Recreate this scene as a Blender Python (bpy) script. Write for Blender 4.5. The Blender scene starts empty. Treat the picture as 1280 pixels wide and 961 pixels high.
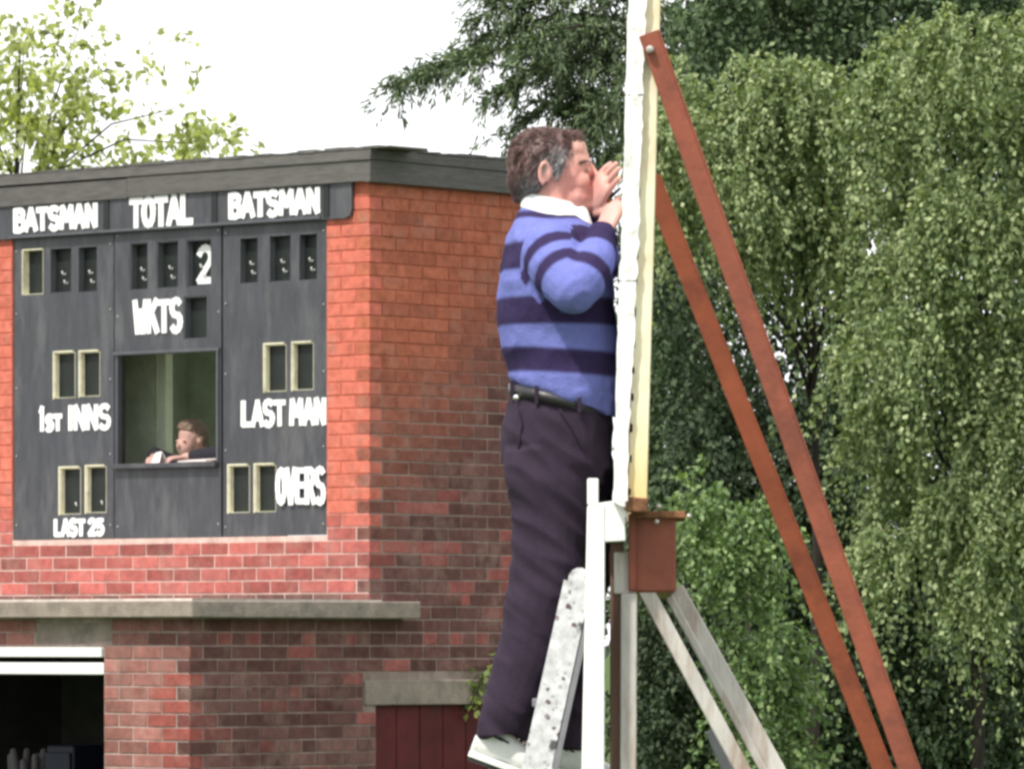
import bpy, bmesh, math, random
import numpy as np
from mathutils import Vector, Matrix, noise
random.seed(7)
RNG = np.random.default_rng(11)
R = math.radians
scene = bpy.context.scene
COL = scene.collection

# ------------------------------------------------------------------ camera
F_PX, HORIZON, CAM_Z = 7400.0, 800.0, 2.2          # focal length in photo pixels, horizon row, eye height
cam_d = bpy.data.cameras.new('camera')
cam = bpy.data.objects.new('camera', cam_d); COL.objects.link(cam)
cam.location = (0, 0, CAM_Z); cam.rotation_euler = (R(90), 0, 0)
cam_d.sensor_width = 36; cam_d.lens = 36 * F_PX / 1280
cam_d.shift_y = (HORIZON - 480.5) / 1280
cam_d.clip_start = 0.5; cam_d.clip_end = 2000
scene.camera = cam

# ------------------------------------------------------------------ sky, sun, exposure
SUN_EL, SUN_AZ = R(54), math.atan2(-0.80, -0.60)      # azimuth: direction (x, y) = (-.60, -.80): left, behind the camera
world = bpy.data.worlds.new('World'); scene.world = world; world.use_nodes = True
wn, wl = world.node_tree.nodes, world.node_tree.links
wn.clear()
sky = wn.new('ShaderNodeTexSky'); sky.sky_type = 'NISHITA'; sky.sun_disc = False
sky.sun_elevation = SUN_EL; sky.sun_rotation = math.pi / 2 - SUN_AZ
sky.dust_density = 4.0; sky.air_density = 1.0
mixw = wn.new('ShaderNodeMix'); mixw.data_type = 'RGBA'
mixw.inputs[0].default_value = 0.86
mixw.inputs[7].default_value = (12.6, 12.7, 12.9, 1)     # even white cloud layer
wl.new(sky.outputs[0], mixw.inputs[6])
bg = wn.new('ShaderNodeBackground'); bg.inputs[1].default_value = 0.10
wo = wn.new('ShaderNodeOutputWorld')
wl.new(mixw.outputs[2], bg.inputs[0]); wl.new(bg.outputs[0], wo.inputs[0])
sun_d = bpy.data.lights.new('sun', 'SUN'); sun_d.energy = 3.6; sun_d.angle = R(3.0); sun_d.color = (1, .95, .86)
sun = bpy.data.objects.new('sun', sun_d); COL.objects.link(sun)
sdir = Vector((math.cos(SUN_AZ) * math.cos(SUN_EL), math.sin(SUN_AZ) * math.cos(SUN_EL), math.sin(SUN_EL)))
sun.rotation_euler = sdir.to_track_quat('Z', 'Y').to_euler()
sun.location = (-20, -15, 30)
vs = scene.view_settings
vs.view_transform = 'Standard'; vs.look = 'None'; vs.exposure = 0.35; vs.gamma = 1; vs.use_curve_mapping = False
scene.render.engine = 'CYCLES'
scene.cycles.max_bounces = 7; scene.cycles.diffuse_bounces = 4; scene.cycles.transmission_bounces = 3
scene.cycles.transparent_max_bounces = 6
scene.cycles.pixel_filter_type = 'BLACKMAN_HARRIS'; scene.cycles.filter_width = 3.0
scene.cycles.use_denoising = True

# ------------------------------------------------------------------ helpers
def P(x, y, Y):
    """a point seen at photo pixel (x, y), Y metres from the camera"""
    return Vector(((x - 640) * Y / F_PX, Y, CAM_Z + (HORIZON - y) * Y / F_PX))

def tag(o, label=None, cat=None, group=None, kind=None):
    if label: o['label'] = label
    if cat: o['category'] = cat
    if group: o['group'] = group
    if kind: o['kind'] = kind
    return o

def empty(name, loc=(0, 0, 0), rz=0, label=None, cat=None, group=None):
    o = bpy.data.objects.new(name, None); COL.objects.link(o)
    o.location = loc; o.rotation_euler = (0, 0, rz); o.empty_display_size = .1
    return tag(o, label, cat, group)

def wmat(o):
    m = Matrix.LocRotScale(o.location, o.rotation_euler.to_quaternion(), o.scale)
    if o.parent: m = wmat(o.parent) @ o.matrix_parent_inverse @ m
    return m

def link(name, me, m=None, parent=None, smooth=False, keep=False):
    """keep: the mesh is in world coordinates though it has a parent"""
    o = bpy.data.objects.new(name, me); COL.objects.link(o)
    if m is not None:
        me.materials.clear(); me.materials.append(m)
    if parent:
        o.parent = parent
        if keep: o.matrix_parent_inverse = wmat(parent).inverted()
    if smooth:
        me.polygons.foreach_set('use_smooth', [True] * len(me.polygons))
    return o

def mesh(verts, faces, name='m'):
    me = bpy.data.meshes.new(name)
    me.from_pydata([tuple(v) for v in verts], [], faces); me.update()
    return me

class MB:
    def __init__(s): s.v, s.f = [], []
    def add(s, v, f):
        n = len(s.v); s.v += [Vector(p) for p in v]; s.f += [tuple(i + n for i in q) for q in f]; return s
    def box(s, x0, x1, y0, y1, z0, z1, j=0.0):
        g = lambda: random.uniform(-j, j)
        v = [(x + g(), y + g(), z + g()) for z in (z0, z1) for y in (y0, y1) for x in (x0, x1)]
        return s.add(v, [(0, 2, 3, 1), (4, 5, 7, 6), (0, 1, 5, 4), (2, 6, 7, 3), (0, 4, 6, 2), (1, 3, 7, 5)])
    def bar(s, p0, p1, w, d, side=None, w1=None, d1=None):
        """box beam from p0 to p1; w across 'side', d the other way"""
        p0, p1 = Vector(p0), Vector(p1); a = (p1 - p0).normalized()
        side = Vector(side) if side is not None else Vector((1, 0, 0))
        b = (side - a * side.dot(a)).normalized(); c = a.cross(b)
        w1 = w if w1 is None else w1; d1 = d if d1 is None else d1
        v = []
        for p, ww, dd in ((p0, w, d), (p1, w1, d1)):
            for sb, sc in ((-1, -1), (1, -1), (1, 1), (-1, 1)):
                v.append(p + b * (sb * ww / 2) + c * (sc * dd / 2))
        return s.add(v, [(3, 2, 1, 0), (4, 5, 6, 7), (0, 1, 5, 4), (1, 2, 6, 5), (2, 3, 7, 6), (3, 0, 4, 7)])
    def tube(s, pts, rad, n=8, flat=1.0, up=None, cap=True):
        """round limb through pts with radii; closed rounded ends"""
        pts = [Vector(p) for p in pts]
        rad = list(rad)
        if cap:
            a = (pts[0] - pts[1]).normalized(); b = (pts[-1] - pts[-2]).normalized()
            r0, r1 = rad[0], rad[-1]
            pts = [pts[0] + a * r0 * .85, pts[0] + a * r0 * .5] + pts + [pts[-1] + b * r1 * .5, pts[-1] + b * r1 * .85]
            rad = [r0 * .45, r0 * .85] + rad + [r1 * .85, r1 * .45]
        ref = Vector(up) if up is not None else Vector((.31, .53, .79))
        rings = []
        for i, p in enumerate(pts):
            t = (pts[min(i + 1, len(pts) - 1)] - pts[max(i - 1, 0)]).normalized()
            b = (ref - t * ref.dot(t)).normalized(); c = t.cross(b); ref = b
            rings.append([p + (b * math.cos(k * 2 * math.pi / n) + c * (flat * math.sin(k * 2 * math.pi / n))) * rad[i] for k in range(n)])
        return s.loft(rings)
    def loft(s, rings):
        n = len(rings[0]); v = [p for r in rings for p in r]; f = []
        for i in range(len(rings) - 1):
            for k in range(n):
                f.append((i * n + k, i * n + (k + 1) % n, (i + 1) * n + (k + 1) % n, (i + 1) * n + k))
        f.append(tuple(range(n - 1, -1, -1))); f.append(tuple((len(rings) - 1) * n + k for k in range(n)))
        return s.add(v, f)
    def ball(s, c, rx, ry, rz, rot=None, n=14, m=9):
        c = Vector(c); rings = []
        rot = rot or Matrix.Identity(3)
        for i in range(m):
            th = math.pi * (i + .5) / m
            rings.append([c + rot @ Vector((rx * math.sin(th) * math.cos(2 * math.pi * k / n), ry * math.sin(th) * math.sin(2 * math.pi * k / n), -rz * math.cos(th))) for k in range(n)])
        return s.loft(rings)
    def mesh(s, name='m', fix=True):
        me = mesh(s.v, s.f, name)
        if fix:
            bm = bmesh.new(); bm.from_mesh(me); bmesh.ops.recalc_face_normals(bm, faces=bm.faces); bm.to_mesh(me); bm.free()
        return me
    def build(s, name, m, parent=None, smooth=False, keep=False, bevel=0):
        me = s.mesh(name)
        if bevel:
            bm = bmesh.new(); bm.from_mesh(me)
            bmesh.ops.bevel(bm, geom=list(bm.edges), offset=bevel, segments=1, affect='EDGES', clamp_overlap=True)
            bm.to_mesh(me); bm.free()
        return link(name, me, m, parent, smooth, keep)

def remesh(mb, voxel, smooth_it=4, factor=.5):
    me = mb.mesh('tmp'); o = bpy.data.objects.new('tmp', me); COL.objects.link(o)
    r = o.modifiers.new('r', 'REMESH'); r.mode = 'VOXEL'; r.voxel_size = voxel; r.adaptivity = 0
    if smooth_it:
        q = o.modifiers.new('s', 'SMOOTH'); q.iterations = smooth_it; q.factor = factor
    bpy.context.view_layer.update()
    dg = bpy.context.evaluated_depsgraph_get()
    out = bpy.data.meshes.new_from_object(o.evaluated_get(dg))
    bpy.data.objects.remove(o); bpy.data.meshes.remove(me)
    return out

def coords(me):
    a = np.empty(len(me.vertices) * 3, dtype=np.float32); me.vertices.foreach_get('co', a); return a.reshape(-1, 3)
def normals(me):
    a = np.empty(len(me.vertices) * 3, dtype=np.float32); me.vertices.foreach_get('normal', a); return a.reshape(-1, 3)
def set_coords(me, a):
    me.vertices.foreach_set('co', np.ascontiguousarray(a, dtype=np.float32).ravel()); me.update()
def set_colors(me, rgb, name='Col'):
    at = me.color_attributes.new(name, 'FLOAT_COLOR', 'POINT')
    a = np.ones((len(me.vertices), 4), dtype=np.float32); a[:, :3] = rgb
    at.data.foreach_set('color', a.ravel())

# ------------------------------------------------------------------ materials
def mat(name, color=(.5, .5, .5), rough=.7, var=.15, scale=6, bump=0.0, bscale=40, spec=.3, metal=0.0,
        source=None, dirt=None, dirt_scale=3, dirt_amt=.5, streak=None):
    """procedural paint/wood/stone: base colour varied by two noises, optional dirt patches and fine relief.
       source: None, 'object' (object colour) or 'attr' (vertex colour Col)"""
    m = bpy.data.materials.new(name); m.use_nodes = True
    N, L = m.node_tree.nodes, m.node_tree.links
    b = N['Principled BSDF']; b.inputs['Roughness'].default_value = rough
    b.inputs['Specular IOR Level'].default_value = spec; b.inputs['Metallic'].default_value = metal
    tc = N.new('ShaderNodeNewGeometry'); pos = tc.outputs['Position']
    if streak:
        mp = N.new('ShaderNodeMapping'); mp.inputs['Scale'].default_value = streak; L.new(pos, mp.inputs[0]); pos = mp.outputs[0]
    if source == 'object':
        oi = N.new('ShaderNodeObjectInfo'); base = oi.outputs['Color']
    elif source == 'attr':
        at = N.new('ShaderNodeAttribute'); at.attribute_name = 'Col'; base = at.outputs['Color']
    else:
        rg = N.new('ShaderNodeRGB'); rg.outputs[0].default_value = (*color, 1); base = rg.outputs[0]
    n1 = N.new('ShaderNodeTexNoise'); n1.inputs['Scale'].default_value = scale; n1.inputs['Detail'].default_value = 6
    n1.inputs['Roughness'].default_value = .65
    L.new(pos, n1.inputs['Vector'])
    mr = N.new('ShaderNodeMapRange'); mr.inputs[1].default_value = .3; mr.inputs[2].default_value = .7
    mr.inputs[3].default_value = 1 - var; mr.inputs[4].default_value = 1 + var
    L.new(n1.outputs[0], mr.inputs[0])
    mu = N.new('ShaderNodeMix'); mu.data_type = 'RGBA'; mu.blend_type = 'MULTIPLY'; mu.inputs[0].default_value = 1
    L.new(base, mu.inputs[6]); L.new(mr.outputs[0], mu.inputs[7]); c = mu.outputs[2]
    if dirt:
        n2 = N.new('ShaderNodeTexNoise'); n2.inputs['Scale'].default_value = dirt_scale; n2.inputs['Detail'].default_value = 8
        n2.inputs['Roughness'].default_value = .7; L.new(pos, n2.inputs['Vector'])
        cr = N.new('ShaderNodeMapRange'); cr.inputs[1].default_value = .5; cr.inputs[2].default_value = .66
        cr.inputs[3].default_value = 0; cr.inputs[4].default_value = dirt_amt
        L.new(n2.outputs[0], cr.inputs[0])
        mx = N.new('ShaderNodeMix'); mx.data_type = 'RGBA'; mx.inputs[7].default_value = (*dirt, 1)
        L.new(cr.outputs[0], mx.inputs[0]); L.new(c, mx.inputs[6]); c = mx.outputs[2]
    L.new(c, b.inputs['Base Color'])
    if bump:
        n3 = N.new('ShaderNodeTexNoise'); n3.inputs['Scale'].default_value = bscale; n3.inputs['Detail'].default_value = 4
        L.new(pos, n3.inputs['Vector'])
        bp = N.new('ShaderNodeBump'); bp.inputs['Strength'].default_value = bump; bp.inputs['Distance'].default_value = .01
        L.new(n3.outputs[0], bp.inputs['Height']); L.new(bp.outputs[0], b.inputs['Normal'])
    return m

def leaf_mat(name, trans=.35, rough=.5):
    m = bpy.data.materials.new(name); m.use_nodes = True
    N, L = m.node_tree.nodes, m.node_tree.links
    b = N['Principled BSDF']; b.inputs['Roughness'].default_value = rough; b.inputs['Specular IOR Level'].default_value = .35
    at = N.new('ShaderNodeAttribute'); at.attribute_name = 'Col'
    L.new(at.outputs['Color'], b.inputs['Base Color'])
    t = N.new('ShaderNodeBsdfTranslucent')
    hs = N.new('ShaderNodeMix'); hs.data_type = 'RGBA'; hs.blend_type = 'MULTIPLY'; hs.inputs[0].default_value = 1
    hs.inputs[7].default_value = (1.3, 1.35, .55, 1)
    L.new(at.outputs['Color'], hs.inputs[6]); L.new(hs.outputs[2], t.inputs['Color'])
    mx = N.new('ShaderNodeMixShader'); mx.inputs[0].default_value = trans
    L.new(b.outputs[0], mx.inputs[1]); L.new(t.outputs[0], mx.inputs[2])
    L.new(mx.outputs[0], N['Material Output'].inputs['Surface'])
    return m

M = dict(
    brick=mat('brick', rough=.85, var=.28, scale=17, bump=.35, bscale=120, spec=.15, source='object', dirt=(.33, .24, .20), dirt_scale=5, dirt_amt=.3),
    brickwork=mat('brickwork', rough=.85, var=.28, scale=17, bump=.35, bscale=120, spec=.15, source='attr', dirt=(.33, .24, .20), dirt_scale=5, dirt_amt=.3),
    mortar=mat('mortar', rough=.95, var=.25, scale=14, bump=.4, bscale=150, spec=.1, source='attr'),
    board=mat('board_paint', (.046, .048, .058), .42, .28, 7, .1, 60, .5, dirt=(.13, .13, .135), dirt_scale=3.0, dirt_amt=.45, streak=(2.2, 2.2, .55)),
    board_edge=mat('board_edge_paint', (.085, .09, .1), .5, .2, 8, spec=.4),
    black=mat('number_plate_paint', (.012, .016, .015), .5, .3, 12, spec=.4),
    white=mat('white_paint', (.8, .8, .78), .5, .05, 10, .08, 60, .4),
    lettering=mat('lettering_paint', (.82, .83, .83), .55, .06, 20, .05, 80, .3),
    cream=mat('cream_paint', (.7, .68, .5), .55, .1, 14, .1, 60, .3, dirt=(.3, .26, .18), dirt_scale=9, dirt_amt=.5),
    fascia=mat('weathered_timber', (.115, .11, .106), .85, .2, 9, .4, 60, .2, dirt=(.06, .06, .058), dirt_scale=4, dirt_amt=.45, streak=(1, 1, 7)),
    felt=mat('roof_felt', (.12, .115, .11), .95, .25, 10, .6, 200, .1),
    concrete=mat('concrete', (.25, .212, .18), .9, .25, 9, .5, 90, .15, dirt=(.12, .115, .10), dirt_scale=5, dirt_amt=.6),
    inside=mat('inside_paint', (.60, .64, .54), .8, .2, 5, spec=.2),
    green_wall=mat('green_distemper', (.66, .76, .55), .8, .2, 6, spec=.2),
    green_post=mat('pale_green_paint', (.75, .82, .62), .6, .1, 8, spec=.3),
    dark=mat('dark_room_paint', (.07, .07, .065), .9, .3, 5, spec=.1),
    red_door=mat('maroon_paint', (.085, .014, .016), .6, .3, 5, .2, 40, .2, dirt=(.05, .02, .02), dirt_scale=3, dirt_amt=.5),
    screen_white=mat('screen_white_paint', (.80, .81, .80), .55, .06, 14, .1, 70, .3, dirt=(.30, .27, .22), dirt_scale=26, dirt_amt=.5),
    screen_cream=mat('post_cream_paint', (.82, .76, .56), .55, .1, 10, .15, 70, .3, dirt=(.50, .30, .12), dirt_scale=7, dirt_amt=.45, streak=(1, 1, .35)),
    red_steel=mat('red_oxide_paint', (.225, .060, .032), .5, .22, 8, .15, 50, .4, dirt=(.10, .03, .022), dirt_scale=5, dirt_amt=.6),
    lit_red_steel=mat('lit_oxide_paint', (.44, .11, .05), .55, .2, 8, .15, 50, .35, dirt=(.18, .05, .03), dirt_scale=5, dirt_amt=.6),  # lit copy of the red oxide: stronger light on the far brace put into colour
    rust=mat('rusty_steel', (.20, .09, .045), .8, .4, 18, .5, 70, .3, dirt=(.06, .03, .02), dirt_scale=11, dirt_amt=.7),
    grey_wood=mat('bleached_timber', (.52, .50, .47), .85, .25, 8, .4, 50, .2, dirt=(.26, .17, .12), dirt_scale=6, dirt_amt=.7, streak=(1.6, 1.6, .3)),
    shaded_wood=mat('shaded_timber', (.16, .10, .075), .85, .3, 8, .4, 50, .2, streak=(2, 2, .3)),
    grey_steel=mat('grey_steel', (.22, .22, .24), .5, .15, 8, .1, 40, .5, metal=.3),
    dark_bolt=mat('bolt_steel', (.5, .48, .45), .35, .1, 20, metal=.6),
    skin=mat('skin', (.62, .27, .20), .5, .1, 30, .1, 160, .35, source='attr'),
    scorer_skin=mat('scorer_skin', (.48, .29, .25), .55, .08, 30, spec=.3),
    hair=mat('hair', rough=.55, var=.3, scale=60, spec=.35, source='attr'),
    knit=mat('knitted_wool', rough=.9, var=.08, scale=60, bump=.5, bscale=230, spec=.1, source='attr'),
    shirt=mat('white_cotton', (.82, .83, .82), .8, .04, 20, .1, 90, .2),
    trouser=mat('navy_cotton', (.034, .023, .040), .85, .15, 18, .25, 200, .15),
    belt=mat('dark_leather', (.02, .018, .022), .4, .2, 30, .1, 80, .5),
    metalw=mat('bright_metal', (.6, .6, .58), .3, .1, 20, metal=.9),
    shoe=mat('white_leather', (.78, .79, .77), .5, .05, 14, .06, 60, .35, dirt=(.4, .4, .36), dirt_scale=14, dirt_amt=.35),
    rubber=mat('dark_rubber', (.03, .03, .03), .8, .2, 20),
    handle=mat('amber_handle', (.25, .12, .03), .35, .2, 20, spec=.5),
    paper=mat('paper', (.80, .72, .72), .9, .03, 10),
    jacket=mat('dark_jacket', (.02, .02, .028), .9, .2, 10),
    bark=mat('bark', (.04, .035, .03), .95, .35, 14, .7, 50, .1, streak=(1, 1, .3)),
    grass=mat('grass_turf', (.06, .10, .03), .95, .35, 3, .6, 60, .1, dirt=(.09, .09, .04), dirt_scale=.6, dirt_amt=.5),
    canvas=mat('grey_canvas', (.09, .08, .085), .9, .2, 7, .3, 40),
    blue_box=mat('dark_blue_paint', (.008, .010, .022), .5, .2, 6),
    leaf=leaf_mat('leaf', .25), matt_leaf=leaf_mat('matt_leaf', .28, .6), shade_leaf=leaf_mat('shade_leaf', .1, .7), thin_leaf=leaf_mat('sunlit_leaf', .55), needle=leaf_mat('needle', .15, .6),
)
# paint-spattered aluminium of the ladder: white with dark round splashes
def spatter_mat():
    m = mat('spattered_aluminium', (.58, .58, .60), .45, .3, 30, .1, 60, .5, metal=.0)
    N, L = m.node_tree.nodes, m.node_tree.links
    b = N['Principled BSDF']; src = b.inputs['Base Color'].links[0].from_socket
    g = N.new('ShaderNodeNewGeometry')
    c = src
    for sc, lo, hi, col in ((15, .13, .24, (.05, .05, .055)), (42, .12, .24, (.34, .33, .35)), (26, .12, .17, (.1, .05, .07))):
        v = N.new('ShaderNodeTexVoronoi'); v.inputs['Scale'].default_value = sc; L.new(g.outputs['Position'], v.inputs['Vector'])
        nz = N.new('ShaderNodeTexNoise'); nz.inputs['Scale'].default_value = sc * 2.5; L.new(g.outputs['Position'], nz.inputs['Vector'])
        ad = N.new('ShaderNodeMath'); ad.operation = 'MULTIPLY_ADD'; ad.inputs[1].default_value = .45; L.new(nz.outputs[0], ad.inputs[0]); L.new(v.outputs['Distance'], ad.inputs[2])
        mr = N.new('ShaderNodeMapRange'); mr.inputs[1].default_value = lo + .26; mr.inputs[2].default_value = hi + .28; mr.inputs[3].default_value = .95; mr.inputs[4].default_value = 0
        L.new(ad.outputs[0], mr.inputs[0])
        nm = N.new('ShaderNodeTexNoise'); nm.inputs['Scale'].default_value = 6; L.new(g.outputs['Position'], nm.inputs['Vector'])
        mk = N.new('ShaderNodeMapRange'); mk.inputs[1].default_value = .42; mk.inputs[2].default_value = .5; L.new(nm.outputs[0], mk.inputs[0])
        mm = N.new('ShaderNodeMath'); mm.operation = 'MULTIPLY'; L.new(mr.outputs[0], mm.inputs[0]); L.new(mk.outputs[0], mm.inputs[1]); mr = mm
        mx = N.new('ShaderNodeMix'); mx.data_type = 'RGBA'; mx.inputs[7].default_value = (*col, 1)
        L.new(mr.outputs[0], mx.inputs[0]); L.new(c, mx.inputs[6]); c = mx.outputs[2]
    L.new(c, b.inputs['Base Color'])
    return m
M['spatter'] = spatter_mat()
def stain_foot(m, z0, z1, col):
    """rust-coloured stain that has crept up the paint from the foot"""
    N, L = m.node_tree.nodes, m.node_tree.links; b = N['Principled BSDF']; src = b.inputs['Base Color'].links[0].from_socket
    g = N.new('ShaderNodeNewGeometry'); sp = N.new('ShaderNodeSeparateXYZ'); L.new(g.outputs['Position'], sp.inputs[0])
    nz = N.new('ShaderNodeTexNoise'); nz.inputs['Scale'].default_value = 18; L.new(g.outputs['Position'], nz.inputs['Vector'])
    ad = N.new('ShaderNodeMath'); ad.operation = 'MULTIPLY_ADD'; ad.inputs[1].default_value = .12; L.new(nz.outputs[0], ad.inputs[0]); L.new(sp.outputs[2], ad.inputs[2])
    mr = N.new('ShaderNodeMapRange'); mr.inputs[1].default_value = z0 + .06; mr.inputs[2].default_value = z1 + .06; mr.inputs[3].default_value = .8; mr.inputs[4].default_value = 0; L.new(ad.outputs[0], mr.inputs[0])
    mx = N.new('ShaderNodeMix'); mx.data_type = 'RGBA'; mx.inputs[7].default_value = (*col, 1); L.new(mr.outputs[0], mx.inputs[0]); L.new(src, mx.inputs[6]); L.new(mx.outputs[2], b.inputs['Base Color'])
stain_foot(M['screen_cream'], 2.57, 2.85, (.78, .52, .18))

# ================================================================== SETTING
gm = mesh([(-500, -60, 0), (500, -60, 0), (500, 900, 0), (-500, 900, 0)], [(0, 1, 2, 3)], 'ground')
tag(link('ground', gm, M['grass']), 'short grass of the cricket ground', 'ground', kind='structure')

# ================================================================== SCOREBOX (brick building)
# local frame: x to the right along the board wall, y back along the side wall, z up; origin under the upper corner
ANG = math.atan2(-.662, .749)
C0 = Vector(((462 - 640) / 220.0, 33.64, 0))
LX = Vector((math.cos(ANG), math.sin(ANG), 0)); LY = Vector((-math.sin(ANG), math.cos(ANG), 0))
def project(x, y, z):
    w = C0 + LX * x + LY * y
    return 640 + F_PX * w.x / w.y, HORIZON - F_PX * (z - CAM_Z) / w.y
def ray_local(px, py):
    d = Vector(((px - 640) / F_PX, 1, (HORIZON - py) / F_PX)); o = Vector((0, 0, CAM_Z)) - C0
    return Vector((o.dot(LX), o.dot(LY), o.z)), Vector((d.dot(LX), d.dot(LY), d.z))
def front(px, py, y0=0.0):
    o, d = ray_local(px, py); t = (y0 - o.y) / d.y; p = o + d * t; return p.x, p.z
def side(px, py, x0=0.0):
    o, d = ray_local(px, py); t = (x0 - o.x) / d.x; p = o + d * t; return p.y, p.z

scorebox = empty('brick_scorebox', C0, ANG, 'two storey red brick cricket scorebox with flat grey roof', 'building')
XL, DEPTH, YF = -4.3, 1.75, -1.452            # left end, depth of the upper storey, front of the lower storey
Z_SLAB0, Z_SLAB1 = 2.325, 2.43
Z_TOP = 4.82
BX1, _ = front(408, 500); BX0, _ = front(15, 500)      # scoreboard opening
_, BZ0 = front(408, 669)
DX1, DZ1 = front(130, 808, YF)                          # dark doorway in the lower front: x < DX1, z < DZ1
SY0, SZ1 = side(470, 881); SY1 = SY0 + 1.0              # maroon door in the side wall
LY0, LZ1 = side(455, 850); LY1 = SY1 + .09; LZ0 = SZ1

def fbm(x, y, z): return noise.fractal(Vector((x, y, z)), 1.0, 2.0, 4)
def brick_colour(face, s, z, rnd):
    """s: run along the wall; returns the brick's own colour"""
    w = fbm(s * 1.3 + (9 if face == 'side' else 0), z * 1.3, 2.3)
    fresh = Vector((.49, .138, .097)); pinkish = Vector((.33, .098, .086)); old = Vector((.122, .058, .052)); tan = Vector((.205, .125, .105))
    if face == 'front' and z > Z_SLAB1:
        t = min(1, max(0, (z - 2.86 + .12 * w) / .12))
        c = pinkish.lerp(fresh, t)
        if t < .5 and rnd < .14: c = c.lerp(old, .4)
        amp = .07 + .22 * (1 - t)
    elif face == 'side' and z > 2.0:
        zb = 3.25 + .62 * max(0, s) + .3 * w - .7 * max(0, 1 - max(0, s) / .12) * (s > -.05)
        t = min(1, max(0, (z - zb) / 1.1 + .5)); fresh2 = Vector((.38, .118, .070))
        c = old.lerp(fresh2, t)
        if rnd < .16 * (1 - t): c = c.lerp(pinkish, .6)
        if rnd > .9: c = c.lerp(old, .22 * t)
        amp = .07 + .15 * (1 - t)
    elif face == 'lower_front':
        c = pinkish.lerp(tan, .6).lerp(old, .2 + .5 * w)
        if -.27 < s < -.10 and z < 2.0: return Vector((.29, .085, .07)) * (.8 + .4 * rnd)
        amp = .35
    else:
        c = old.lerp(tan, .25 + .5 * w)
        if rnd < .2: c = c.lerp(pinkish, .5)
        amp = .32
    k = 1 + amp * (random.random() * 2 - 1)
    return c * k
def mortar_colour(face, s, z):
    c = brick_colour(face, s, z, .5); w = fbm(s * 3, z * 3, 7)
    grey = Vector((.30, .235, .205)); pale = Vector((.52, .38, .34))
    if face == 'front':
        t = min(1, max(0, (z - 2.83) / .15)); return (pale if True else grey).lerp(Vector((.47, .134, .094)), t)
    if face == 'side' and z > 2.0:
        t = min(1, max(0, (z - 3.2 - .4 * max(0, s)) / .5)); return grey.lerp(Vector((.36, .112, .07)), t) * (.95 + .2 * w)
    if face == 'lower_front': return Vector((.42, .33, .30)) * (.85 + .5 * w)
    return grey * (.8 + .5 * w)

# mortar core: gridded sheets with thickness so that the joint colour can change over the wall
wall_mb = MB(); wall_col = []
def core_sheet(face, s0, s1, z0, z1, holes, at):
    """sheet 9 mm behind the brick faces, 0.09 thick, with rectangular holes"""
    ss = sorted({s0, s1, *[v for h in holes for v in h[:2] if s0 < v < s1], *np.arange(s0, s1, .15).tolist()})
    zz = sorted({z0, z1, *[v for h in holes for v in h[2:] if z0 < v < z1], *np.arange(z0, z1, .15).tolist()})
    T = .085
    def pt(s, z, d):      # d: depth behind the face
        return (s, at + d, z) if face in ('front', 'lower_front') else (at - d, s, z)
    keep = {}
    for i in range(len(ss) - 1):
        for j in range(len(zz) - 1):
            cx, cz = (ss[i] + ss[i + 1]) / 2, (zz[j] + zz[j + 1]) / 2
            keep[i, j] = not any(h[0] < cx < h[1] and h[2] < cz < h[3] for h in holes)
    for (i, j), k in keep.items():
        if not k: continue
        a, b, c, d = ss[i], ss[i + 1], zz[j], zz[j + 1]
        q = [pt(a, c, .0035), pt(b, c, .0035), pt(b, d, .0035), pt(a, d, .0035), pt(a, c, T), pt(b, c, T), pt(b, d, T), pt(a, d, T)]
        fs = [(0, 1, 2, 3), (7, 6, 5, 4)]
        for e, (ni, nj) in (((0, 4, 5, 1), (i, j - 1)), ((1, 5, 6, 2), (i + 1, j)), ((2, 6, 7, 3), (i, j + 1)), ((3, 7, 4, 0), (i - 1, j))):
            if not keep.get((ni, nj), False): fs.append(e)
        wall_mb.add(q, fs)
        wall_col.extend([mortar_colour(face, s_, z_) for (s_, z_) in ((a, c), (b, c), (b, d), (a, d))] * 2)
board_hole = (BX0, BX1, BZ0, Z_TOP + .2)
door_hole = (XL + .35, DX1, -1, DZ1)
side_hole = (SY0, SY1, -1, SZ1)
core_sheet('front', XL, -.01, 2.36, Z_TOP + .1, [board_hole], 0)
core_sheet('side', .1, DEPTH, 0, Z_TOP + .1, [side_hole], 0)
core_sheet('side', YF + .01, .1, 0, Z_SLAB0 + .02, [side_hole], 0)
core_sheet('side', .01, .1, Z_SLAB0 + .02, Z_TOP + .1, [], 0)
core_sheet('lower_front', XL, -.012, 0, Z_SLAB0 + .02, [door_hole], YF)
# plain back and left walls out of sight
for bx in ((XL + .03, -2.3, 0, Z_TOP + .1), (-.2, -.1, 0, Z_TOP + .1), (-2.3, -.2, 0, 2.45), (-2.3, -.2, 4.6, Z_TOP + .1)):      # unseen rear opening added to let daylight into the scoring room
    wall_mb.box(*bx[:2], DEPTH - .1, DEPTH - .01, *bx[2:]); wall_col += [Vector((.16, .07, .06))] * 8
wall_mb.box(XL + .01, XL + .09, YF + .1, DEPTH - .11, 0, Z_SLAB0); wall_col += [Vector((.16, .07, .06))] * 8
wall_mb.box(XL + .02, XL + .1, .1, DEPTH - .11, Z_SLAB0, Z_TOP + .1); wall_col += [Vector((.16, .07, .06))] * 8
wall_me = wall_mb.mesh('brick_wall')
set_colors(wall_me, np.array([tuple(c) for c in wall_col]))
wall = link('brick_wall', wall_me, M['mortar'], scorebox)

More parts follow.
